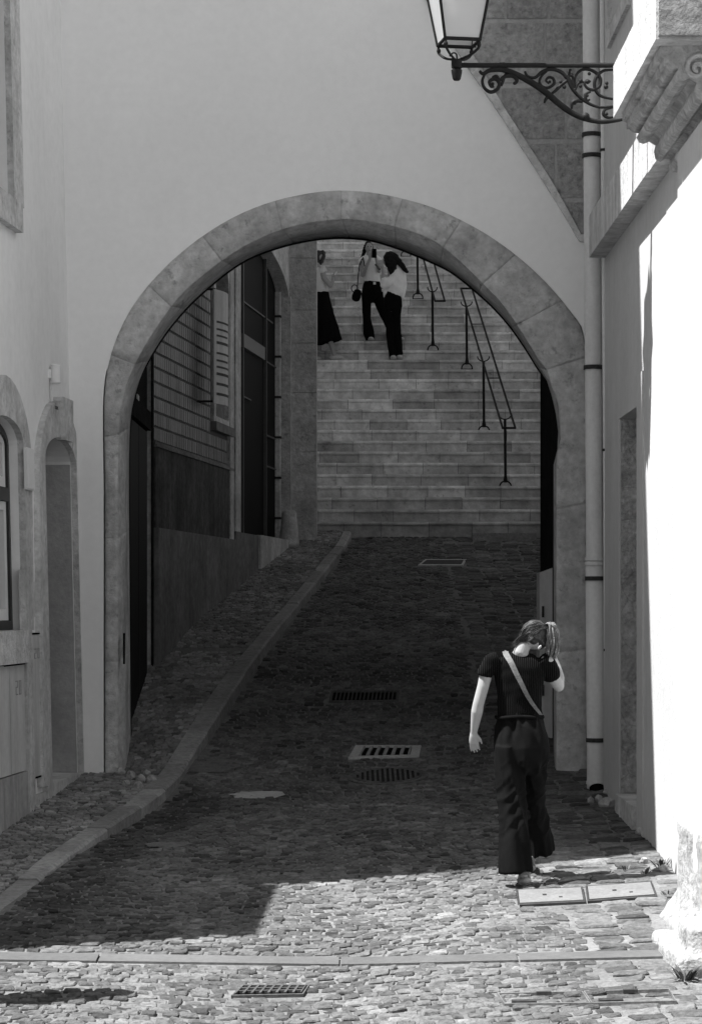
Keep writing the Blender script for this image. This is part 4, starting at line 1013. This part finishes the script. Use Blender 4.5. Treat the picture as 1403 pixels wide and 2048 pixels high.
handrail('iron handrail near the stair top half hidden by the arch edge', [(811, 513, 430, 43.3)], (815, 450, 43.0), (800, 380, 44.6), (0, 1), .078)
# ================================================================ LOOSE STONES AND WEEDS
GR = 'loose stones along the walls'
rocks = [(240, 1549, 13, 's', 'angular loose stone leaning against the left foot of the arch'), (262, 1556, 12, 's', 'pale loose stone in the heap at the left foot of the arch'), (282, 1562, 10, 's', 'small loose stone in the heap beside the kerb'), (303, 1562, 9, 's', 'outermost loose stone of the heap nearest the kerb'),
         (252, 1570, 9, 's', 'flat loose stone in front of the heap by the arch'), (276, 1575, 11, 's', 'squarish loose stone in front of the heap by the kerb'), (294, 1549, 8, 's', 'rear pale stone of the heap by the kerb'), (72, 1619, 9, 's', 'lone stone at the foot of the pale doorway surround'),
         (1145, 1513, 11, 'g', 'rounded stone at the right foot of the arch by the cabinet'), (1167, 1511, 9, 'g', 'small stone between the arch foot and the downpipe'), (1180, 1604, 9, 'g', 'small stone left of the downpipe outlet'), (1197, 1602, 10, 'g', 'stone right under the downpipe outlet'),
         (1213, 1612, 15, 'g', 'largest loose stone in front of the downpipe outlet'), (1229, 1608, 8, 'g', 'small stone right of the downpipe against the wall'), (1214, 1588, 9, 'g', 'stone set behind the pipe outlet heap'), (1277, 1668, 11, 'g', 'square stone below the walled doorway sill'),
         (1286, 1724, 8, 'g', 'pale sunlit stone near the wall beside the weeds'), (1327, 1742, 10, 'g', 'sunlit stone resting at the foot of the white pillar')]
for i, (x, y, r, s, lab) in enumerate(rocks):
    p = hitg(x, y, sz if s == 's' else gz); rr = r * p.y / F
    tag(obj('rock', rock_vf((p.x, p.y, p.z + rr * .45), rr, i + 3, .7), m_rock), lab, 'stone', GR)
def weed(x, y, n, h, lab, seed):
    p = hitg(x, y); rg = random.Random(seed); V, Fc = [], []
    for k in range(n):
        a = rg.uniform(0, 6.28); L = h * rg.uniform(.5, 1.1); o = Vector((math.cos(a), math.sin(a), 0)); s = o.cross(Vector((0, 0, 1))); c0 = p + o * rg.uniform(0, .04); b = len(V); wd = L * rg.uniform(.05, .11)
        lean = rg.uniform(.3, .9)
        for t in (0, .35, .7, 1.0):
            c = c0 + o * lean * L * t + Vector((0, 0, L * (t - .35 * t * t))); ww = wd * math.sin(math.pi * (t * .85 + .12)); V += [c - s * ww, c + s * ww]
        Fc += [(b, b + 1, b + 3, b + 2), (b + 2, b + 3, b + 5, b + 4), (b + 4, b + 5, b + 7, b + 6)]
    tag(obj('weed', (V, Fc), m_weed), lab, 'weed', 'small weeds at the wall foot')
weed(1322, 1737, 26, .10, 'leafy weed at the foot of the sunlit wall by the pillar', 1); weed(1290, 1748, 18, .06, 'low weed in the cobbles near the right wall', 2)
weed(1250, 1740, 16, .05, 'tiny weed tuft left of the stones in the sunlit strip', 3); weed(1368, 1962, 46, .10, 'spiky grass tuft at the front of the white pillar foot', 4); weed(1335, 1790, 14, .05, 'weed sprig against the far side of the pillar foot', 5)
# ================================================================ PEOPLE
class Z:
    def __init__(s, ox, oy, sc, D): s.ox, s.oy, s.sc, s.D = ox, oy, sc, D
    def p(s, u, v, dy=0.0): q_ = P(s.ox + u / s.sc, s.oy + v / s.sc, s.D); return Vector((q_.x, s.D + dy, q_.z))
    def r(s, wpx): return wpx / s.sc * s.D / F
    def L(s, pts, n=14, **kw): return loft([(s.p(u, v, dy), s.r(a), (s.r(b))) for u, v, dy, a, b in pts], n, **kw)
def hand(c, d, side, palm, L, curl=.25, thumb=None, spread=.10):
    """palm + 5 fingers. c wrist point, d pointing direction, side = across the palm, palm = palm normal"""
    d, side, palm = Vector(d).normalized(), Vector(side).normalized(), Vector(palm).normalized(); c = Vector(c); pr_ = []
    w_ = L * .21
    pr_.append(loft([(c, L * .15, L * .10), (c + d * L * .15, L * .19, L * .11), (c + d * L * .35, w_ * 1.05, L * .09), (c + d * L * .48, w_ * .98, L * .075)], 12))
    for i, (o, ln) in enumerate(((-.75, .40), (-.25, .47), (.25, .44), (.75, .35))):
        b = c + d * L * .44 + side * w_ * o; dd_ = (d + side * o * spread).normalized(); p = [b]; cu = 0
        for k, f in enumerate((.45, .32, .23)):
            cu += curl * (1 + .35 * i * .3); v = (dd_ * math.cos(cu) + palm * math.sin(cu)); p.append(p[-1] + v * ln * L * f)
        pr_.append(tube(p, [L * .050, L * .047, L * .042, L * .034], 8)); pr_.append(ell(p[-1], L * .034, L * .034, L * .034))
    tside = -1 if thumb is None else thumb
    b = c + d * L * .14 + side * w_ * .75 * tside; v1 = (d * .75 + side * tside * .55 + palm * .25).normalized(); v2 = (d * .92 + side * tside * .15 + palm * .35).normalized()
    p = [b, b + v1 * L * .2, b + v1 * L * .2 + v2 * L * .19]; pr_.append(tube(p, [L * .065, L * .052, L * .040], 8)); pr_.append(ell(p[-1], L * .04, L * .04, L * .04)); return pr_
# ---- the walking woman
W = Z(920, 1220, 3.53, 15.0)
wom = thing('person', 'woman in black ribbed top walking away with a hand at her head', 'person', (1.06, 15.0, 0))
hc = W.p(530, 185, .06)
skin = [W.L([(422, 335, .03, 66, 40), (430, 300, .02, 56, 48), (448, 255, .02, 50, 50), (480, 215, .05, 44, 46)]),            # neck
        ell(hc, W.r(88), W.r(100), W.r(100), (.45, .30, 0)), ell(W.p(560, 225, .09), W.r(62), W.r(70), W.r(62)), ell(W.p(605, 250, .12), W.r(20), W.r(20), W.r(26)),
        ell(W.p(555, 262, -.045), W.r(11), W.r(8), W.r(20), (0, .7, 0)),                                  # ear
        W.L([(425, 365, .035, 120, 45), (420, 430, .04, 135, 65), (420, 560, .04, 135, 85), (420, 700, .05, 130, 80), (425, 800, .05, 140, 85)]),   # torso
        W.L([(215, 360, .01, 48, 45), (185, 430, .0, 47, 45), (160, 540, .0, 42, 42), (128, 660, .01, 40, 38), (118, 720, .02, 42, 38), (108, 790, .04, 34, 32), (97, 868, .06, 24, 22)]),
        W.L([(610, 370, .02, 55, 50), (640, 440, .05, 52, 48), (680, 510, .09, 46, 46), (705, 540, .12, 40, 40)]),
        W.L([(705, 545, .12, 38, 38), (712, 480, .16, 38, 36), (690, 400, .18, 34, 32), (660, 320, .18, 26, 24), (645, 285, .17, 24, 22)])]
skin += hand(W.p(97, 868, .06), (.05, .12, -1), (.9, -.35, 0), (.3, .9, 0), W.r(170), .22, thumb=1)
skin += hand(W.p(645, 290, .17), (-.35, .1, 1), (.3, .9, 0), (-1, -.2, 0), W.r(150), .45, thumb=-1)
# lower legs / feet of skin
skin += [W.L([(420, 800, .05, 140, 85), (370, 950, .04, 85, 80), (365, 1300, .03, 60, 60), (420, 1700, .0, 34, 36), (450, 1880, .0, 24, 28), (452, 1925, .01, 26, 30)]),
         W.L([(440, 800, .05, 140, 85), (500, 950, .08, 85, 80), (520, 1300, .22, 58, 60), (512, 1600, .38, 34, 36), (515, 1760, .45, 23, 26), (520, 1800, .46, 24, 28)]),
         ell(W.p(452, 1935, .10), W.r(38), .125, W.r(20)), ell(W.p(525, 1810, .56), W.r(34), .12, W.r(18))]
obj('body', fuse(skin, .0042, 3), m_skin, wom)
def knit(co, n): return .004 * noise.noise(co * 11) + .006 * noise.noise(Vector((co.x * 8 + co.z * 14, co.y * 8, co.z * 16 - co.x * 10))) 
top_p = [W.L([(425, 338, .03, 120, 44), (425, 352, .025, 185, 60), (422, 400, .025, 195, 86), (420, 480, .03, 178, 96), (420, 580, .035, 162, 94), (420, 680, .04, 158, 90), (422, 745, .045, 160, 92)], 20),
         W.L([(265, 345, .02, 62, 60), (215, 370, .01, 66, 60), (185, 420, .0, 60, 58), (165, 470, .0, 58, 56)], 14, round_cap=False), W.L([(570, 345, .02, 66, 62), (615, 385, .03, 68, 60), (640, 440, .05, 66, 60), (655, 485, .07, 60, 58)], 14, round_cap=False)]
obj('top', fuse(top_p, .007, 4, knit), m_rib, wom)
def folds(co, n):
    w = Vector((co.x * 15 + co.z * 2.0, co.y * 15, co.z * 1.6 + co.x * 3)); k = .016 * (.5 - abs(noise.noise(w)) * 2.2)
    h = max(0, 1 - abs(co.z - .50) / .30); w2 = Vector((co.x * 7, co.y * 7, co.z * 17 - co.x * 16)); k += .012 * h * (.4 - abs(noise.noise(w2)) * 2)
    h = max(0, 1 - abs(co.z - .98) / .14); k += .007 * h * math.sin(co.x * 95 + 5 * noise.noise(co * 6)); return k
tro = [W.L([(420, 762, .045, 162, 95), (422, 800, .045, 172, 105), (428, 880, .04, 182, 118), (435, 980, .035, 190, 122), (436, 1060, .035, 186, 112)], 22),
       W.L([(352, 960, .03, 106, 108), (352, 1080, .03, 108, 96), (360, 1250, .02, 102, 86), (370, 1450, .0, 96, 82), (380, 1650, -.02, 108, 94), (386, 1852, -.03, 118, 108)], 20, round_cap=False),
       W.L([(515, 960, .05, 106, 108), (522, 1080, .08, 98, 96), (530, 1250, .15, 88, 84), (545, 1450, .24, 88, 84), (566, 1600, .34, 104, 100), (582, 1732, .40, 120, 130)], 20, round_cap=False)]
obj('trousers', fuse(tro, .007, 4, folds), m_trouser, wom)
obj('waistband', tube([W.p(420 + 163 * math.cos(a), 758 + 5 * math.sin(3 * a), .045 - W.r(98) * math.sin(a)) for a in np.linspace(0, 2 * math.pi, 48)], .013, 8), m_black_cloth, wom, smooth=True)
# hair: cap, ponytail and loose strands
hp = [ell(W.p(528, 165, .045), W.r(98), W.r(104), W.r(94), (.4, .35, 0)), ell(W.p(565, 205, .055), W.r(66), W.r(92), W.r(74)), ell(W.p(528, 205, .04), W.r(64), W.r(78), W.r(60)), ell(W.p(468, 190, .02), W.r(46), W.r(50), W.r(50)), ell(W.p(600, 118, .03), W.r(24), W.r(22), W.r(22))]
def hairf(co, n): return .007 * math.sin(90 * (co.z * 1.0 + co.x * .35) + 8 * noise.noise(co * 9)) * .55 + .004 * noise.noise(co * 30)
hair = obj('hair', fuse(hp, .006, 2, hairf), m_hair, wom)
rgh = random.Random(77); sts = []
for k in range(170):
    j = lambda s: rgh.gauss(0, s); u0, v0 = 612 + j(6), 112 + j(8); o = rgh.uniform(-1, 1)
    pts = [W.p(u0, v0, .0 + j(.006)), W.p(640 + 14 * o + j(4), 100 + j(6), -.02 + j(.008)), W.p(655 + 34 * o + j(4), 160 + j(5), -.015 + j(.012)), W.p(655 + 42 * o + j(5), 230 + j(8), .0 + j(.015)), W.p(645 + 36 * o + j(8), 300 + j(12), .02 + j(.02)), W.p(636 + 24 * o + j(12), 345 + j(26), .04 + j(.02))]
    sp_ = spl(pts, 5); sts.append(tube(sp_, [.0030 * (1 - .5 * i / len(sp_)) for i in range(len(sp_))], 5))
obj('ponytail', merge(*sts), m_hair_light, hair, smooth=True)
sts = []
for k in range(200):
    j = lambda s: rgh.gauss(0, s); t = rgh.random()
    sx = 440 + 60 * t
    pts = [W.p(600 + j(6), 118 + j(6), -.015 + j(.004)), W.p(520 + j(10) + 20 * t, 85 + 70 * t + j(8), -.055 + .02 * t), W.p(450 + 40 * t + j(8), 130 + 70 * t + j(8), -.04), W.p(405 + 60 * t + j(16), 215 + j(20), -.005), W.p(385 + 90 * t + j(22), 265 + j(25), .0)]
    sp_ = spl(pts, 5); sts.append(tube(sp_, [.0015 * (1 - .6 * i / len(sp_)) for i in range(len(sp_))], 4))
obj('loose_strands', merge(*[s_ for i_, s_ in enumerate(sts) if i_ % 3]), m_hair, hair, smooth=True); obj('light_strands', merge(*sts[::3]), m_hair_light, hair, smooth=True)
obj('hair_tie', ell(W.p(606, 113, -.012), W.r(15), W.r(12), W.r(17)), m_black_cloth, hair, smooth=True)
for (u, v, dy, lab) in ((452, 1945, .09, None), (525, 1818, .55, None)):
    c = W.p(u, v, dy); gzc = gz(c.x, c.y)
    sh = obj('sandal', fuse([ell((c.x, c.y, gzc + .022), W.r(52), .145, .020), ell((c.x, c.y - .09, gzc + .026), W.r(46), .055, .026)], .006, 2), m_sandal, wom)
    objs('strap', ([tube([c + Vector((W.r(r_) * math.cos(a), y_, (gzc - c.z) + .02 + h_ * math.sin(a))) for a in np.linspace(0, math.pi, 12)], .011, 6) for r_, y_, h_ in ((34, -.085, .075), (40, .0, .06), (44, .08, .035))]), m_sandal, sh, smooth=True)
    obj('heel_strap', tube([c + Vector((W.r(34) * math.cos(a), -.075 - .035 * math.sin(a), (gzc - c.z) + .075)) for a in np.linspace(0, math.pi, 12)], .012, 6), m_sandal, sh, smooth=True)
# cross-body bag: strap over the back, pouch in front
bagt = thing('crossbody_bag', 'bag worn by the walking woman on a pale patterned strap across her back', 'bag', W.p(430, 500, 0))
def strap_vf():
    ctr = [(318, 292, .03), (322, 315, -.005), (350, 365, -.052), (385, 440, -.068), (425, 520, -.072), (465, 600, -.066), (505, 662, -.052), (548, 715, -.02), (575, 745, .03)]
    sp_ = spl([W.p(*c) for c in ctr], 5); n = len(sp_); V, Fc = [], []
    for i, c in enumerate(sp_):
        t = (sp_[min(i + 1, n - 1)] - sp_[max(i - 1, 0)]).normalized(); s = t.cross(Vector((0, 1, 0))).normalized(); wd = W.r(21 - 13 * (i / n) ** 1.5)
        for dy in (-.012, -.004):
            V += [c - s * wd + Vector((0, dy, 0)), c + s * wd + Vector((0, dy, 0))]
    for i in range(n - 1):
        b = i * 4; Fc += [(b, b + 1, b + 5, b + 4), (b + 2, b + 6, b + 7, b + 3), (b, b + 4, b + 6, b + 2), (b + 1, b + 3, b + 7, b + 5)]
    return V, Fc
obj('strap', strap_vf(), m_strap, bagt)
obj('pouch', fuse([box(.98, 1.14, 15.16, 15.22, .86, 1.02)], .008, 4), m_black_cloth, bagt)
obj('front_strap', tube(spl([W.p(318, 292, .03), W.p(350, 380, .12), W.p(450, 560, .15), W.p(560, 720, .16)], 5), .008, 6), m_strap, bagt)
# ---- women on the stairs
G = 'women standing on the stairs'
ZS = Z(620, 470, 6.681, EDGE1 + .17)
# centre woman facing the camera
Zc = Z(620, 470, 6.681, EDGE1 + .36 * 2 + .16)
pc = thing('person', 'woman in white tee and flared black trousers holding a phone up, facing the camera', 'person', Zc.p(800, 1440), G)
sk = [ell(Zc.p(785, 170), Zc.r(52), Zc.r(60), Zc.r(72)), ell(Zc.p(790, 205, -.02), Zc.r(36), Zc.r(42), Zc.r(45)), ell(Zc.p(795, 190, -.11), Zc.r(8), Zc.r(12), Zc.r(14)), ell(Zc.p(733, 185), Zc.r(8), Zc.r(10), Zc.r(14)),
      Zc.L([(775, 330, 0, 75, 50), (780, 290, 0, 38, 36), (783, 230, 0, 32, 34)]), Zc.L([(800, 340, 0, 110, 55), (815, 450, 0, 105, 62), (820, 560, 0, 98, 60), (820, 660, 0, 115, 68)]),
      Zc.L([(685, 345, 0, 34, 34), (680, 440, -.03, 32, 32), (700, 540, -.07, 28, 28)]), Zc.L([(700, 545, -.07, 27, 27), (745, 450, -.16, 24, 24), (795, 340, -.22, 18, 18)]),
      Zc.L([(905, 330, 0, 34, 34), (920, 420, -.04, 32, 32), (918, 490, -.08, 27, 27)]), Zc.L([(918, 490, -.08, 26, 26), (895, 400, -.17, 22, 22), (870, 315, -.23, 17, 17)])]
sk += hand(Zc.p(795, 335, -.22), (.1, -.1, 1), (1, 0, 0), (.3, .9, 0), .165, .4, thumb=1) + hand(Zc.p(868, 310, -.23), (-.2, -.1, 1), (1, 0, .1), (-.2, .9, 0), .165, .5, thumb=-1)
sk += [Zc.L([(780, 660, 0, 60, 60), (750, 1000, 0, 40, 40), (805, 1400, 0, 22, 24)]), Zc.L([(860, 660, 0, 60, 60), (960, 1000, .02, 40, 40), (1230, 1400, .03, 22, 24)])]
obj('body', fuse(sk, .007, 2), m_skin_far, pc)
fa = obj('hair', fuse([ell(Zc.p(778, 150, .03), Zc.r(62), Zc.r(62), Zc.r(72)), Zc.L([(745, 150, .02, 32, 30), (722, 220, .02, 30, 26), (700, 280, 0, 22, 22), (685, 305, 0, 12, 14)]), Zc.L([(820, 150, .03, 24, 30), (835, 200, .05, 16, 20), (830, 260, .06, 10, 14)])], .008, 2, hairf), m_hair_dark, pc)
obj('eye', merge(ell(Zc.p(770, 168, -.105), .011, .006, .006), ell(Zc.p(812, 168, -.105), .011, .006, .006)), m_hair_dark, pc); obj('mouth', ell(Zc.p(793, 213, -.10), .018, .006, .005), M('lip', .10, .6), pc)
obj('shirt', fuse([Zc.L([(795, 305, 0, 92, 50), (798, 345, 0, 122, 62), (812, 450, 0, 116, 72), (822, 550, 0, 110, 72), (826, 608, 0, 112, 74)]), Zc.L([(720, 325, 0, 50, 46), (672, 355, 0, 36, 42)]), Zc.L([(880, 315, 0, 50, 46), (925, 335, 0, 36, 42)])], .009, 3, lambda c, n: .006 * noise.noise(c * 12)), m_white_cloth, pc)
obj('trousers', fuse([Zc.L([(820, 640, 0, 112, 76), (820, 720, 0, 132, 88), (825, 820, 0, 140, 88)]), Zc.L([(752, 780, 0, 74, 74), (752, 950, 0, 60, 62), (755, 1120, 0, 55, 56), (780, 1300, 0, 78, 72), (800, 1400, 0, 62, 66)], round_cap=False), Zc.L([(900, 780, 0, 80, 76), (945, 950, .0, 70, 62), (1015, 1120, .01, 60, 56), (1110, 1280, .02, 66, 66), (1180, 1405, .02, 72, 70)], round_cap=False)], .010, 3, lambda c, n: .006 * noise.noise(c * 9)), m_black_cloth, pc)
obj('belt_buckle', box(Zc.p(858, 0).x - .02, Zc.p(858, 0).x + .02, Zc.D - Zc.r(80) - .012, Zc.D - Zc.r(80) - .004, Zc.p(0, 672).z, Zc.p(0, 640).z), m_paint_white, pc)
for u in (812, 1215): c = Zc.p(u, 1425); obj('shoe', fuse([ell((c.x, Zc.D - .07, c.z + .03), Zc.r(42), .13, .04)], .007, 2), m_shoe, pc)
ph = thing('phone', 'dark phone held up in front of the face of the woman facing the camera', 'phone', Zc.p(852, 270, -.3))
cph = Zc.p(852, 275, -.25); obj('case', fuse([box(cph.x - .038, cph.x + .038, cph.y - .012, cph.y - .001, cph.z - .075, cph.z + .075)], .004, 2), m_black, ph); obj('lens', lathe((cph.x - .02, cph.y - .016, cph.z + .05), [(.008, -.006), (.008, .006)], 10), m_steel, ph)
hb_ = thing('handbag', 'black shoulder bag hanging at the left hip of the woman facing the camera', 'bag', Zc.p(620, 780))
cb_ = Zc.p(618, 800, -.03)
obj('pouch', fuse([Zc.L([(635, 760, -.03, 52, 34), (618, 820, -.03, 62, 40), (608, 855, -.03, 56, 38)])], .008, 2), m_black_cloth, hb_)
obj('handle', tube([Zc.p(592 + 42 * math.cos(a), 718 + 48 * math.sin(a), -.04) for a in np.linspace(0, 2 * math.pi, 20)], .008, 6), m_black_cloth, hb_)
obj('strap', merge(tube([Zc.p(628, 720, -.03), Zc.p(640, 560, -.03), Zc.p(655, 420, -.05), Zc.p(690, 330, -.06), Zc.p(700, 300, .0)], .009, 6), tube([Zc.p(705, 305, -.05), Zc.p(715, 370, -.085), Zc.p(725, 430, -.10)], .009, 6)), m_black_cloth, hb_)
# right woman, back three-quarter, white blouse
Zr = Z(620, 470, 6.681, EDGE1 + .20)
pr2 = thing('person', 'long haired woman in loose white blouse, rightmost of the three on the stairs', 'person', Zr.p(1130, 1665), G)
sk = [ell(Zr.p(1035, 320), Zr.r(62), Zr.r(62), Zr.r(72)), ell(Zr.p(1000, 340, .02), Zr.r(34), Zr.r(40), Zr.r(46)), ell(Zr.p(968, 345, .03), Zr.r(12), Zr.r(9), Zr.r(12)), Zr.L([(1060, 380, 0, 34, 34), (1090, 440, 0, 40, 40)]),
      Zr.L([(1120, 450, 0, 90, 56), (1130, 600, 0, 95, 60), (1110, 760, 0, 105, 66), (1100, 860, 0, 115, 70)]),
      Zr.L([(1160, 480, 0, 38, 38), (1080, 610, -.06, 34, 34), (985, 680, -.1, 30, 30)]), Zr.L([(985, 680, -.1, 28, 28), (975, 560, -.12, 22, 22), (965, 450, -.12, 17, 17)])]
sk += hand(Zr.p(965, 455, -.12), (-.25, 0, 1), (.9, .4, .1), (.4, .9, 0), .17, .25, thumb=-1)
sk += [Zr.L([(1060, 860, 0, 60, 60), (1110, 1600, 0, 24, 24)]), Zr.L([(1140, 860, 0, 60, 60), (1190, 1600, 0, 24, 24)])]
obj('body', fuse(sk, .007, 2), m_skin_far, pr2)
obj('hair', fuse([ell(Zr.p(1060, 300, -.01), Zr.r(82), Zr.r(78), Zr.r(82)), Zr.L([(1050, 290, -.04, 76, 50), (1075, 380, -.06, 84, 46), (1090, 450, -.07, 66, 36), (1075, 520, -.07, 26, 20)]), Zr.L([(1120, 280, -.03, 44, 44), (1190, 370, -.06, 40, 36), (1240, 440, -.07, 36, 30), (1290, 500, -.07, 22, 22)])], .008, 2, hairf), m_hair_dark, pr2)
obj('blouse', fuse([Zr.L([(1130, 430, 0, 74, 52), (1150, 480, 0, 112, 66), (1160, 580, 0, 112, 78), (1150, 680, 0, 124, 84), (1125, 760, 0, 130, 82)]), Zr.L([(1170, 480, 0, 62, 60), (1100, 590, -.05, 60, 56), (1030, 650, -.09, 60, 56), (975, 685, -.1, 44, 44)]), Zr.L([(985, 700, -.1, 46, 44), (985, 630, -.11, 44, 40), (980, 585, -.12, 30, 30)], round_cap=False), Zr.L([(1225, 520, .02, 52, 50), (1250, 650, .0, 48, 46), (1235, 760, -.02, 42, 40), (1235, 850, -.04, 20, 22)]), Zr.L([(1010, 780, 0, 40, 50), (995, 820, 0, 20, 30)])], .009, 3, lambda c, n: .012 * noise.noise(Vector((c.x * 12 + c.z * 5, c.y * 8, c.z * 7)))), m_white_cloth, pr2)
obj('trousers', fuse([Zr.L([(1095, 780, 0, 100, 72), (1100, 850, 0, 122, 84), (1105, 950, 0, 128, 86)]), Zr.L([(1050, 900, .02, 74, 74), (1065, 1150, .02, 68, 68), (1085, 1400, .02, 64, 62), (1105, 1655, .0, 50, 55)], round_cap=False), Zr.L([(1150, 900, 0, 76, 76), (1140, 1150, 0, 66, 70), (1160, 1400, 0, 62, 62), (1185, 1600, 0, 52, 56)], round_cap=False)], .010, 3, lambda c, n: .008 * noise.noise(c * 9)), m_black_cloth, pr2)
for u, v in ((1195, 1650), (1110, 1655)): c = Zr.p(u, v); obj('shoe', fuse([ell((c.x, Zr.D - .04, c.z + .01), Zr.r(46), .12, .045)], .007, 2), m_shoe, pr2)
p2 = thing('phone', 'dark phone in the raised hand of the woman in the loose white blouse', 'phone', Zr.p(890, 430, -.14))
obj('case', tube([Zr.p(868, 405, -.14), Zr.p(930, 480, -.14)], .017, 6), m_black, p2); obj('screen', tube([Zr.p(872, 408, -.16), Zr.p(926, 474, -.16)], .012, 6), m_glass, p2)
# left woman, skirt, partly behind the pier
Zl = Z(620, 470, 6.681, EDGE1 + .20)
p3 = thing('person', 'woman in pale tee and long black skirt at the pier edge looking at her phone', 'person', Zl.p(300, 1660), G)
sk = [ell(Zl.p(130, 290), Zl.r(52), Zl.r(58), Zl.r(70)), ell(Zl.p(165, 330), Zl.r(30), Zl.r(36), Zl.r(40)), ell(Zl.p(200, 315), Zl.r(10), Zl.r(9), Zl.r(12)), Zl.L([(105, 430, 0, 40, 40), (125, 360, 0, 32, 32)]),
      Zl.L([(80, 430, 0, 80, 90), (90, 560, 0, 90, 95), (120, 760, 0, 85, 95)]), Zl.L([(150, 470, -.08, 42, 40), (190, 590, -.10, 38, 36), (270, 690, -.12, 32, 30)]), Zl.L([(275, 690, -.12, 30, 28), (305, 630, -.12, 22, 22), (305, 590, -.11, 18, 18)]),
      Zl.L([(120, 780, 0, 80, 90), (200, 1200, -.02, 50, 50), (265, 1400, -.02, 40, 38), (300, 1540, -.02, 28, 26), (325, 1640, -.02, 20, 20)]), Zl.L([(80, 780, .05, 70, 90), (60, 1200, .06, 50, 50), (50, 1640, .08, 22, 22)])]
sk += hand(Zl.p(300, 610, -.11), (.4, 0, .8), (.5, .8, 0), (-.8, .4, 0), .16, .35, thumb=-1)
obj('body', fuse(sk, .007, 2), m_skin_far, p3)
obj('hair', fuse([ell(Zl.p(120, 260, 0), Zl.r(62), Zl.r(62), Zl.r(60)), Zl.L([(170, 240, 0, 36, 50), (185, 280, -.02, 22, 40), (165, 340, -.05, 24, 30), (140, 390, -.05, 22, 26)]), Zl.L([(100, 260, -.02, 50, 50), (90, 400, 0, 44, 50), (80, 480, .02, 36, 40)])], .008, 2, hairf), M('mid_hair', .035, .5, .4, 20, .4, 90, .4), p3)
obj('tee', fuse([Zl.L([(95, 410, 0, 60, 72), (95, 470, 0, 88, 100), (110, 600, 0, 104, 104), (125, 745, 0, 112, 104)]), Zl.L([(150, 450, -.07, 58, 50), (185, 520, -.09, 50, 46)], round_cap=False)], .009, 3, lambda c, n: .006 * noise.noise(c * 12)), m_light_cloth, p3)
obj('skirt', fuse([Zl.L([(130, 770, 0, 112, 100), (135, 900, 0, 132, 112), (165, 1100, 0, 160, 130), (200, 1300, 0, 195, 150), (225, 1440, 0, 212, 160)], 24, round_cap=False)], .010, 3, lambda c, n: .02 * noise.noise(Vector((c.x * 14, c.y * 14, c.z * .8)))), m_black_cloth, p3)
for u, v, dy in ((350, 1655, -.02), (60, 1660, .08)): c = Zl.p(u, v, dy); obj('shoe', fuse([ell((c.x, c.y, c.z + .015), .12, .045, .04)], .007, 2), m_shoe, p3)
p4 = thing('phone', 'pale phone in the hand of the woman in the long skirt', 'phone', Zl.p(335, 520, -.1))
obj('case', tube([Zl.p(310, 560, -.11), Zl.p(355, 500, -.11)], .018, 6), m_paint_white, p4); obj('screen', tube([Zl.p(305, 552, -.11), Zl.p(350, 494, -.11)], .012, 6), m_glass, p4)
# ---- passer-by just outside the left edge: only an elbow is in frame, the shadow falls on the cobbles
D5 = 12.0; X5 = -2.035; g5 = gz(X5, D5)
p5 = thing('person', 'passer-by in a dark jacket whose sleeve just enters at the left edge', 'person', (X5, D5, g5))
def B5(x, y, z): return Vector((X5 + x, D5 + y, g5 + z))
obj('body', fuse([loft([(B5(0, 0, 1.45), .06, .06), (B5(0, 0, 1.55), .055, .06)]), ell(B5(0, 0, 1.63), .08, .09, .115), loft([(B5(0, 0, .9), .15, .1), (B5(0, 0, 1.2), .15, .11), (B5(0, 0, 1.42), .17, .09)]), loft([(B5(.19, 0, 1.38), .05, .05), (B5(.24, 0, 1.1), .042, .042), (B5(.22, .15, .9), .03, .03)]), loft([(B5(-.19, 0, 1.38), .05, .05), (B5(-.26, 0, 1.1), .042, .042), (B5(-.24, .12, .86), .03, .03)]), loft([(B5(-.09, 0, .9), .08, .08), (B5(-.1, 0, .08), .04, .05)]), loft([(B5(.09, 0, .9), .08, .08), (B5(.1, .1, .08), .04, .05)])] + hand(B5(.22, .15, .9), (0, .3, -1), (0, 1, 0), (-1, 0, 0), .17, .3) + hand(B5(-.24, .12, .86), (0, .3, -1), (0, 1, 0), (1, 0, 0), .17, .3), .008, 3), m_skin, p5)
obj('jacket', fuse([loft([(B5(0, 0, .82), .21, .15), (B5(0, 0, 1.1), .19, .14), (B5(0, 0, 1.35), .21, .13), (B5(0, 0, 1.45), .12, .08)]), loft([(B5(.18, 0, 1.40), .07, .07), (B5(.25, 0, 1.14), .062, .062), (B5(.25, .1, .98), .055, .055)]), loft([(B5(-.18, 0, 1.40), .07, .07), (B5(-.27, 0, 1.14), .062, .062), (B5(-.26, .08, .96), .055, .055)])], .01, 3, lambda c, n: .008 * noise.noise(c * 9)), m_black_cloth, p5)
obj('trousers', fuse([loft([(B5(0, 0, .98), .17, .12), (B5(0, 0, .8), .19, .13)]), loft([(B5(-.09, 0, .85), .10, .11), (B5(-.1, 0, .1), .08, .09)]), loft([(B5(.09, 0, .85), .10, .11), (B5(.1, .1, .1), .08, .09)])], .01, 3), m_black_cloth, p5)
obj('hair', fuse([ell(B5(0, -.02, 1.68), .095, .10, .10)], .008, 2), m_hair_dark, p5)
for x, y in ((-.1, .05), (.1, .15)): obj('shoe', fuse([ell(B5(x, y, .045), .05, .13, .045)], .008, 2), m_shoe, p5)
